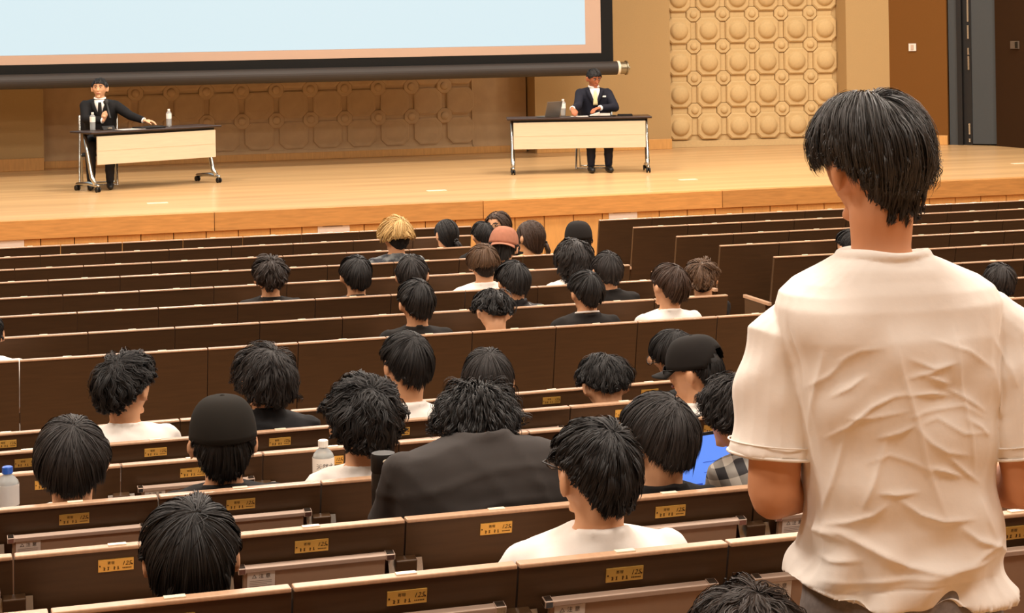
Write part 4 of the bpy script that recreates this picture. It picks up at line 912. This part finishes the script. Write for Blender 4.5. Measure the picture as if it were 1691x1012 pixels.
def cam_vec(a): return RT*math.cos(a) + FW*math.sin(a)
A45 = math.radians(43); FLp = at_d(153, 300, 22.35); Ld_ = cam_vec(A45); nb_ = cam_vec(A45+PI/2)
c = FLp + Ld_*.9 + nb_*.25; tl = folding_table((c.x, c.y, STZ), A45-PHI, 'dark-topped rolling table with pale front panel, the one turned at an angle, left on stage')
FRp = at_d(957, 200, 24.0); nb2 = cam_vec(math.radians(1)+PI/2); c2 = FRp + nb2*.25; tr = folding_table((c2.x, c2.y, STZ), math.radians(1)-PHI, 'dark-topped rolling table with pale front panel squarely facing, right on stage')
def folding_chair(loc, rz, label):
    t = thing('folding_chair', label, 'chair', loc, rz)
    for q in (-1, 1):
        x = q*.22
        MB().tube([(x, -.2, .84), (x, -.16, .6), (x, .02, .37), (x, .2, .02)], .013, 10).build('leg', M['chrome'], t, smooth=True)
        MB().tube([(x*.9, .18, .385), (x*.9, 0, .34), (x*.9, -.24, .02)], .012, 10).build('leg', M['chrome'], t, smooth=True)
    MB().tube([(-.22, .19, .03), (.22, .19, .03)], .01, 8).build('stretcher', M['chrome'], t, smooth=True); MB().tube([(-.2, -.235, .03), (.2, -.235, .03)], .01, 8).build('stretcher', M['chrome'], t, smooth=True)
    MB().box(-.2, .2, -.17, .21, .37, .40).build('seat', M['black'], t, bevel=.012)
    MB().box(-.21, .21, -.215, -.19, .62, .82).build('backrest', M['black'], t, bevel=.01)
    return t
def speaker(label, head, Yh, rz, head_rot, suit, skin, arms, tie, s, pocket=False, hairst=None):
    HC = at_y(head[0], head[1], Yh); root = thing('person', label, 'person', (HC.x, HC.y+.0, STZ), rz)
    Wi = Matrix.LocRotScale(Vector(root.location), root.rotation_euler.to_quaternion(), None).inverted(); L = Wi @ HC
    Rm = rotm(*head_rot); NB = L + rotm(head_rot[0]*.3, head_rot[1]*.6, head_rot[2]*.5) @ Vector((0, -.012, -.128*s)); H = Vector((0, -.05, .52)); sw = .205
    mb = MB(); mb.rings(torso_rings(H, NB, sw, -.02, neckr=.05)); mb.tube([NB+Vector((0, 0, -.05)), NB*.55+L*.45+Vector((0, -.018, -.03)), L+Rm @ Vector((0, -.016, -.05*s))], [.064, .056, .056], 12); head_mb(mb, L, Rm, s)
    t = .87; mid = (H+NB)/2 + Vector((0, -.03, .02)); S0 = (1-t)**2*H + 2*t*(1-t)*mid + t*t*NB; AR = []
    for q, (e, w_, hd, hn, curl) in zip((1, -1), arms):      # local +x is the picture's left
        S = S0+Vector((q*(sw-.03), 0, -.012)); E = Wi @ e; W = Wi @ w_
        mb.tube([S, S.lerp(E, .5), E], [.05, .046, .04], 10); mb.tube([E, E.lerp(W, .5), W], [.041, .037, .027], 10)
        hand_mb(mb, W, hd, hn, curl, q); AR.append((S, E, W))
    l_ = legs_mb(-.004, .40); mb.add(l_.v, l_.f)
    obj('body', remesh(mb, 'body', .0075, skin, 3), root)
    cb = MB(); cb.rings(torso_rings(H, NB, sw, .012, neckr=.05))
    for S, E, W in AR: cb.tube([S, S.lerp(E, .5), E], [.066, .06, .054], 12); cb.tube([E, E.lerp(W, .86)], [.054, .043], 12)
    obj('suit_jacket', remesh(cb, 'suit_jacket', .011, CLOTH[suit], 3, wrinkle(.006, 3)), root)
    for S, E, W in AR: MB().tube([E.lerp(W, .86), E.lerp(W, 1.0)], [.036, .035], 12, round_=False).build('shirt_cuff', CLOTH['white'], root, smooth=True)
    # shirt front, tie, lapels laid along the chest
    def chest(x, t):
        p = np.array(H)*(1-t)**2 + 2*t*(1-t)*np.array(mid) + t*t*np.array(NB); hd = np.interp(t, [.5, .68, .8, .88, .94, 1.0], [.132, .138, .131, .116, .100, .07])+.006; hw = np.interp(t, [.5, .68, .8, .88, .94, 1.0], [.19, .205, .21, .205, .165, .07])
        return Vector((x, p[1]+hd*max(0, 1-(abs(x)/hw)**2.5)**(1/2.2), p[2]))
    def patch(name, fl, fr, ts, m, out=.0, th=.004):
        v = []; 
        for tt in ts: v += [chest(fl(tt), tt)+Vector((0, out, 0)), chest((fl(tt)+fr(tt))/2, tt)+Vector((0, out+.002, 0)), chest(fr(tt), tt)+Vector((0, out, 0))]
        f = [(k*3+i, k*3+i+1, k*3+i+4, k*3+i+3) for k in range(len(ts)-1) for i in range(2)]
        mb_ = MB(); mb_.add(v, f); me = mb_.mesh(name, m, True); bm = bmesh.new(); bm.from_mesh(me); bmesh.ops.recalc_face_normals(bm, faces=bm.faces[:]); bmesh.ops.solidify(bm, geom=bm.faces[:], thickness=th); bm.to_mesh(me); bm.free(); return obj(name, me, root)
    ts = np.linspace(.56, .985, 9); wid = lambda t: .002+.062*min(1, (t-.56)/.36)
    patch('shirt_front', lambda t: -wid(t), wid, ts, CLOTH['white'], .004)
    patch('necktie', lambda t: -(.03-.034*(t-.56)), lambda t: .03-.034*(t-.56), ts[:-1], tie, .011)
    for q in (-1, 1): patch('lapel', lambda t: q*wid(t), lambda t: q*(wid(t)+.012+.045*math.sin(min(1, (t-.56)/.30)*PI*.62)), np.linspace(.56, .955, 9), CLOTH[suit], .009, .006)
    cr = [np.array(NB)+np.array((.062*math.cos(a), .056*math.sin(a), .012-.012*math.sin(a))) for a in np.linspace(0, 2*PI, 20)]
    MB().tube(cr, .012, 8, round_=False).build('shirt_collar', CLOTH['white'], root, smooth=True)
    if pocket: p = chest(-.11, .76); MB().box(p.x-.028, p.x+.028, p.y-.004, p.y+.010, p.z-.004, p.z+.016).build('pocket_square', CLOTH['white'], root)
    tr_ = legs_mb(.012, .40, False); obj('trousers', remesh(tr_, 'trousers', .014, CLOTH['pants' if suit == 'suit' else 'navysuit'], 3, wrinkle(.006, 8)), root)
    obj('shoes', SHOES, root)
    hm = Rm.to_4x4(); hm.translation = L
    def addp(name, me, **k): o = obj(name, me, root); o.matrix_local = hm; return o
    addp('hair', hair_mesh('hair', s, hairst or dict(vol=.05, top=.09, nape=-38, front=27, temple=4, side=-4, L=.8, lift=.004, wd=.002), HAIRM['black'], 1300, 9)); face(root, L, Rm, s, addp)
    return root, L, Rm, NB, Wi
Yl = at_d(165, 200, 23.25).y
fc = folding_chair((W_CHAIR[0], W_CHAIR[1], 0), 2.8, 'folding chair under the woman turned back near the aisle')
wr = at_y(176, 196, Yl-.30); fo = at_y(245, 206, Yl-.36)
spL = speaker('man in a black suit holding a microphone, seated at the angled table', (164.5, 145), Yl, 3.05, (-.18, .02, 0), 'suit', SKIN,
    ((at_y(141, 197, Yl-.14), at_y(170, 199, Yl-.27), (-.35, .12, .9), (-.6, -.75, .2), .95), (at_y(215, 191, Yl-.16), at_y(238, 199, Yl-.30), (-1, .25, -.10), (0, 0, -1), .35)), CLOTH['black'], 1.06)
mic0, mic1 = at_y(180.5, 190, Yl-.335), at_y(174.5, 166, Yl-.22)
mic = thing('microphone', 'black handheld microphone held up by the man in the black suit', 'microphone', mic0)
dm = mic1-mic0; mxm = dm.to_track_quat('Z', 'Y').to_matrix().to_4x4(); Lm = dm.length
auto_smooth(MB().lathe([(.013, -.05), (.015, -.045), (.019, Lm*.72), (.024, Lm*.76)], 16).xf(mxm).build('handle', M['black'], mic).data)
auto_smooth(MB().lathe([(.024, Lm*.76), (.033, Lm*.84), (.034, Lm*.93), (.024, Lm), (.01, Lm*1.04)], 16).xf(mxm).build('grille', mat('mic_grille', (52, 50, 50), .6, .4, metal=.4), mic).data)
ch = spL[0].location; folding_chair((ch.x-.02, ch.y+.1, STZ), 3.05, 'folding chair with steel legs under the man with the microphone')
Yr = at_d(980, 200, 24.62).y
spR = speaker('man in a navy suit with pale tie and pocket square looking down at the papers', (981, 128), Yr, 2.95, (.32, .42, .06), 'navysuit', SKIN3,
    ((at_y(954, 176, Yr-.16), at_y(945, 179.5, Yr-.36), (-.1, 1, -.3), (0, -.2, -1), .45), (at_y(1016, 178, Yr-.14), at_y(990, 178.5, Yr-.30), (.75, .6, -.12), (0, 0, -1), .4)), CLOTH['cream'], 1.04, True)
ch = spR[0].location; folding_chair((ch.x+.02, ch.y+.1, STZ), 2.75, 'folding chair under the man in the navy suit')
# table things (world frame of each table)
def on_table(t, px, py):
    return on_z(px, py, STZ+.7)
PET = mat('clear_pet', (235, 240, 240), .08, .5, trans=.7); WATER = mat('bottled_water', (225, 238, 242), .02, .5, trans=1.0)
PET.node_tree.nodes['Principled BSDF'].inputs['IOR'].default_value = 1.15
def bottle(p, label, capm, lab=True, h=.21, text=None, s=1.0, rz=0, lab_m=None):
    t = thing('water_bottle', label, 'bottle', p, rz, None); R = .032*s
    pr = [(R*.8, .0), (R, .006), (R*.97, h*.12), (R, h*.2), (R, h*.77), (R*.95, h*.80), (R*.65, h*.86), (.0115*s, h*.895), (.0115*s, h*.93)]
    auto_smooth(MB().lathe(pr, 20).build('bottle_body', PET, t).data, 1)
    MB().lathe([(.0145*s, h*.905), (.0155*s, h*.91), (.0155*s, h), (.0125*s, h+.002)], 16).build('bottle_cap', capm, t)
    if lab:
        lb = MB(); lb.rings([[(R*1.04*math.cos(a), R*1.04*math.sin(a), z) for a in np.linspace(0, 2*PI, 40, endpoint=False)] for z in (h*.46, h*.76)], 0, False)
        o = lb.build('bottle_label', lab_m or mat('bottle_label_white', (240, 236, 226), .5), t, smooth=True)
        if text:
            tv, tf = text_geo(text, .021); m2 = MB(); m2.add([(R*1.06*math.sin(-p_[0]/R)*-1, -R*1.06*math.cos(p_[0]/R), h*.64+p_[1]) for p_ in tv], tf)
            for k in range(3): m2.add([(R*1.06*math.sin(x_), -R*1.06*math.cos(x_), h*.49+k*.006+z_) for x_, z_ in ((-.6, 0), (-.2, 0), (.2, 0), (.6, 0), (.6, .0025), (.2, .0025), (-.2, .0025), (-.6, .0025))], [(0, 1, 6, 7), (1, 2, 5, 6), (2, 3, 4, 5)])
            m2.build('label_print', mat('label_print', (70, 66, 70), .6), t)
    return t
WCAP = mat('white_cap', (236, 232, 222), .4); BCAP = mat('blue_cap', (38, 92, 190), .35)
tz = STZ+.7015
bpos = at_d(153, 210, 22.75); bottle((bpos.x, bpos.y, tz), 'clear water bottle at the left end of the angled table, before the speaker', WCAP)
bpos = at_d(279, 205, 23.35); bottle((bpos.x, bpos.y, tz), 'clear water bottle at the right of the angled table, beyond the speaker\'s hand', WCAP)
bpos = at_d(930, 185, 24.42); bottle((bpos.x, bpos.y, tz), 'clear water bottle beside the laptop on the right-hand table', WCAP)
p = at_d(246, 206, 23.05); t = thing('folder', 'dark folder lying under the speaker\'s hand on the angled table', 'folder', (p.x, p.y, tz), .5); MB().box(-.17, .17, -.1, .1, 0, .022).build('cover', M['black'], t, bevel=.004); MB().box(-.16, .165, -.095, .095, .004, .018).build('pages', M['paper'], t)
p = at_d(215, 209, 22.85); o = MB().box(-.15, .15, -.1, .1, 0, .003).build('paper_sheet', M['paper']); o.location = (p.x, p.y, tz); o.rotation_euler = (0, 0, .45); tag(o, 'white paper sheets on the angled table in front of the speaker', 'paper')
p = at_d(178, 208, 22.85); st_ = thing('stand_microphone', 'small dark name-stand shape lying before the speaker on the angled table', 'stand', (p.x, p.y, tz), .4); st_['label'] = 'small dark wedge-shaped object before the speaker on the angled table'
MB().prism([(-.05, 0), (.05, 0), (.0, .045)], -.08, .08).build('wedge', M['black'], st_); st_.name = 'desk_wedge'; MB().box(-.03, .03, -.05, -.03, .012, .03).build('glint_plate', M['chrome'], st_)
p = at_d(912, 188, 24.16); lt = thing('laptop', 'open grey laptop on the right-hand table, its lid back to the audience', 'laptop', (p.x, p.y, tz), -PHI+.75)
MB().box(-.13, .13, 0, .17, 0, .014).build('keyboard_base', mat('grey_aluminium', (120, 114, 106), .4, metal=.5), lt, bevel=.004); MB().box(-.13, .13, -.004, .004, 0, .19).xf(Matrix.Translation((0, 0, .012)) @ Matrix.Rotation(.28, 4, 'X')).build('screen_lid', mat('grey_aluminium', (120, 114, 106), .4, metal=.5), lt, bevel=.003)
for q, (px, py, rz_, w2, lab) in enumerate(((957, 188, .1, .11, 'white paper sheet by the writing hand on the right-hand table'),)):
    p = at_d(px, py, 24.22); o = MB().box(-w2, w2, -.1, .1, 0, .004+q*.012).build('paper_sheet', M['paper']); o.location = (p.x, p.y, tz); o.rotation_euler = (0, 0, -PHI+rz_); tag(o, lab, 'paper')
p = at_d(990, 187, 24.16); bk = thing('open_book', 'open book with raised pages before the man in navy', 'book', (p.x, p.y, tz+.004), -PHI)
MB().box(-.14, .2, -.08, .07, 0, .008).build('book_cover', M['black'], bk)
pg = MB(); pg.prism([(-.07, .0), (.06, .0), (.06, .008), (-.07, .03)], -.01, .13); pg.xf(Matrix.Translation((0, 0, .008))); pg.build('pages', M['paper'], bk)
pg = MB(); pg.add([(-.12, -.07, .01), (-.0, -.07, .055), (0, .06, .05), (-.12, .06, .012), (-.12, -.07, .004), (0, -.07, .01), (0, .06, .01), (-.12, .06, .004)], [(0, 1, 2, 3), (7, 6, 5, 4), (0, 4, 5, 1), (1, 5, 6, 2), (2, 6, 7, 3), (3, 7, 4, 0)]); pg.build('pages', M['paper'], bk)
p = at_d(1032, 186, 24.25); o = MB().box(-.09, .09, -.07, .07, 0, .02).build('notebook', M['black']); o.location = (p.x, p.y, tz); o.rotation_euler = (0, 0, -PHI); tag(o, 'thin black notebook at the right end of the papers on the right-hand table', 'notebook')
# audience things, standing on the opened desk lids
def desk(key, px): Yd = YR[key]+SL[key]*2-.27; q = at_y(px, 760, Yd); return (q.x, Yd, ZT[key]-.149)
d_ = desk('D', 534); bottle(d_, 'clear water bottle with white cap and printed label beside the curly-haired person', WCAP, text='天然水', h=.232, s=1.12)
d_ = desk('D', 12); bottle(d_, 'clear water bottle with blue cap at the left frame edge', BCAP, h=.225, s=1.1, lab_m=mat('frosted_label', (225, 222, 220), .4, trans=.5))
d_ = desk('C', 633); th = thing('thermos', 'black thermos flask with a loop lid beside the slumped person', 'thermos', (d_[0], d_[1], d_[2]))
auto_smooth(MB().lathe([(.033, 0), (.036, .004), (.036, .215), (.034, .225)], 24).build('flask', mat('matte_black_metal', (20, 18, 17), .35, .5), th).data)
auto_smooth(MB().lathe([(.035, .226), (.037, .23), (.037, .272), (.034, .28)], 24).build('lid', M['black'], th).data)
MB().tube([(-.006, -.036, .262), (.006, -.05, .27), (.018, -.056, .26), (.018, -.052, .243), (.004, -.037, .238)], .0042, 8).build('carry_loop', mat('pale_ring', (226, 214, 190), .5), th, smooth=True)
d_ = desk('C', 1160); lp2 = thing('laptop', 'laptop with blue spreadsheet on screen in front of the plaid shirt', 'laptop', (d_[0], d_[1]-.02, d_[2]), .25)
MB().box(-.15, .15, -.2, 0, 0, .014).build('keyboard_base', M['black'], lp2)
sc_ = MB().box(-.17, .17, 0, .008, 0, .25).xf(Matrix.Translation((0, 0, .012)) @ Matrix.Rotation(-.15, 4, 'X')).build('screen_lid', M['black'], lp2)
bl = mat('blue_screen', (86, 130, 226), .4, .3, emit=1); bl.node_tree.nodes['Principled BSDF'].inputs['Emission Strength'].default_value = .5; bd = mat('dark_blue_cells', (34, 62, 150), .4, .3, emit=1); bd.node_tree.nodes['Principled BSDF'].inputs['Emission Strength'].default_value = .5
dp = MB(); dp.box(-.162, .162, -.0012, 0, .01, .24, 0)
for k in range(7): dp.box(-.142, .0, -.002, -.0012, .016+k*.0125, .025+k*.0125, 1)
for k in range(3): dp.box(.01, .142, -.002, -.0012, .1+k*.03, .1015+k*.03, 1)
dp.xf(Matrix.Translation((0, 0, .012)) @ Matrix.Rotation(-.15, 4, 'X')); dp.build('display', [bl, bd], sc_)
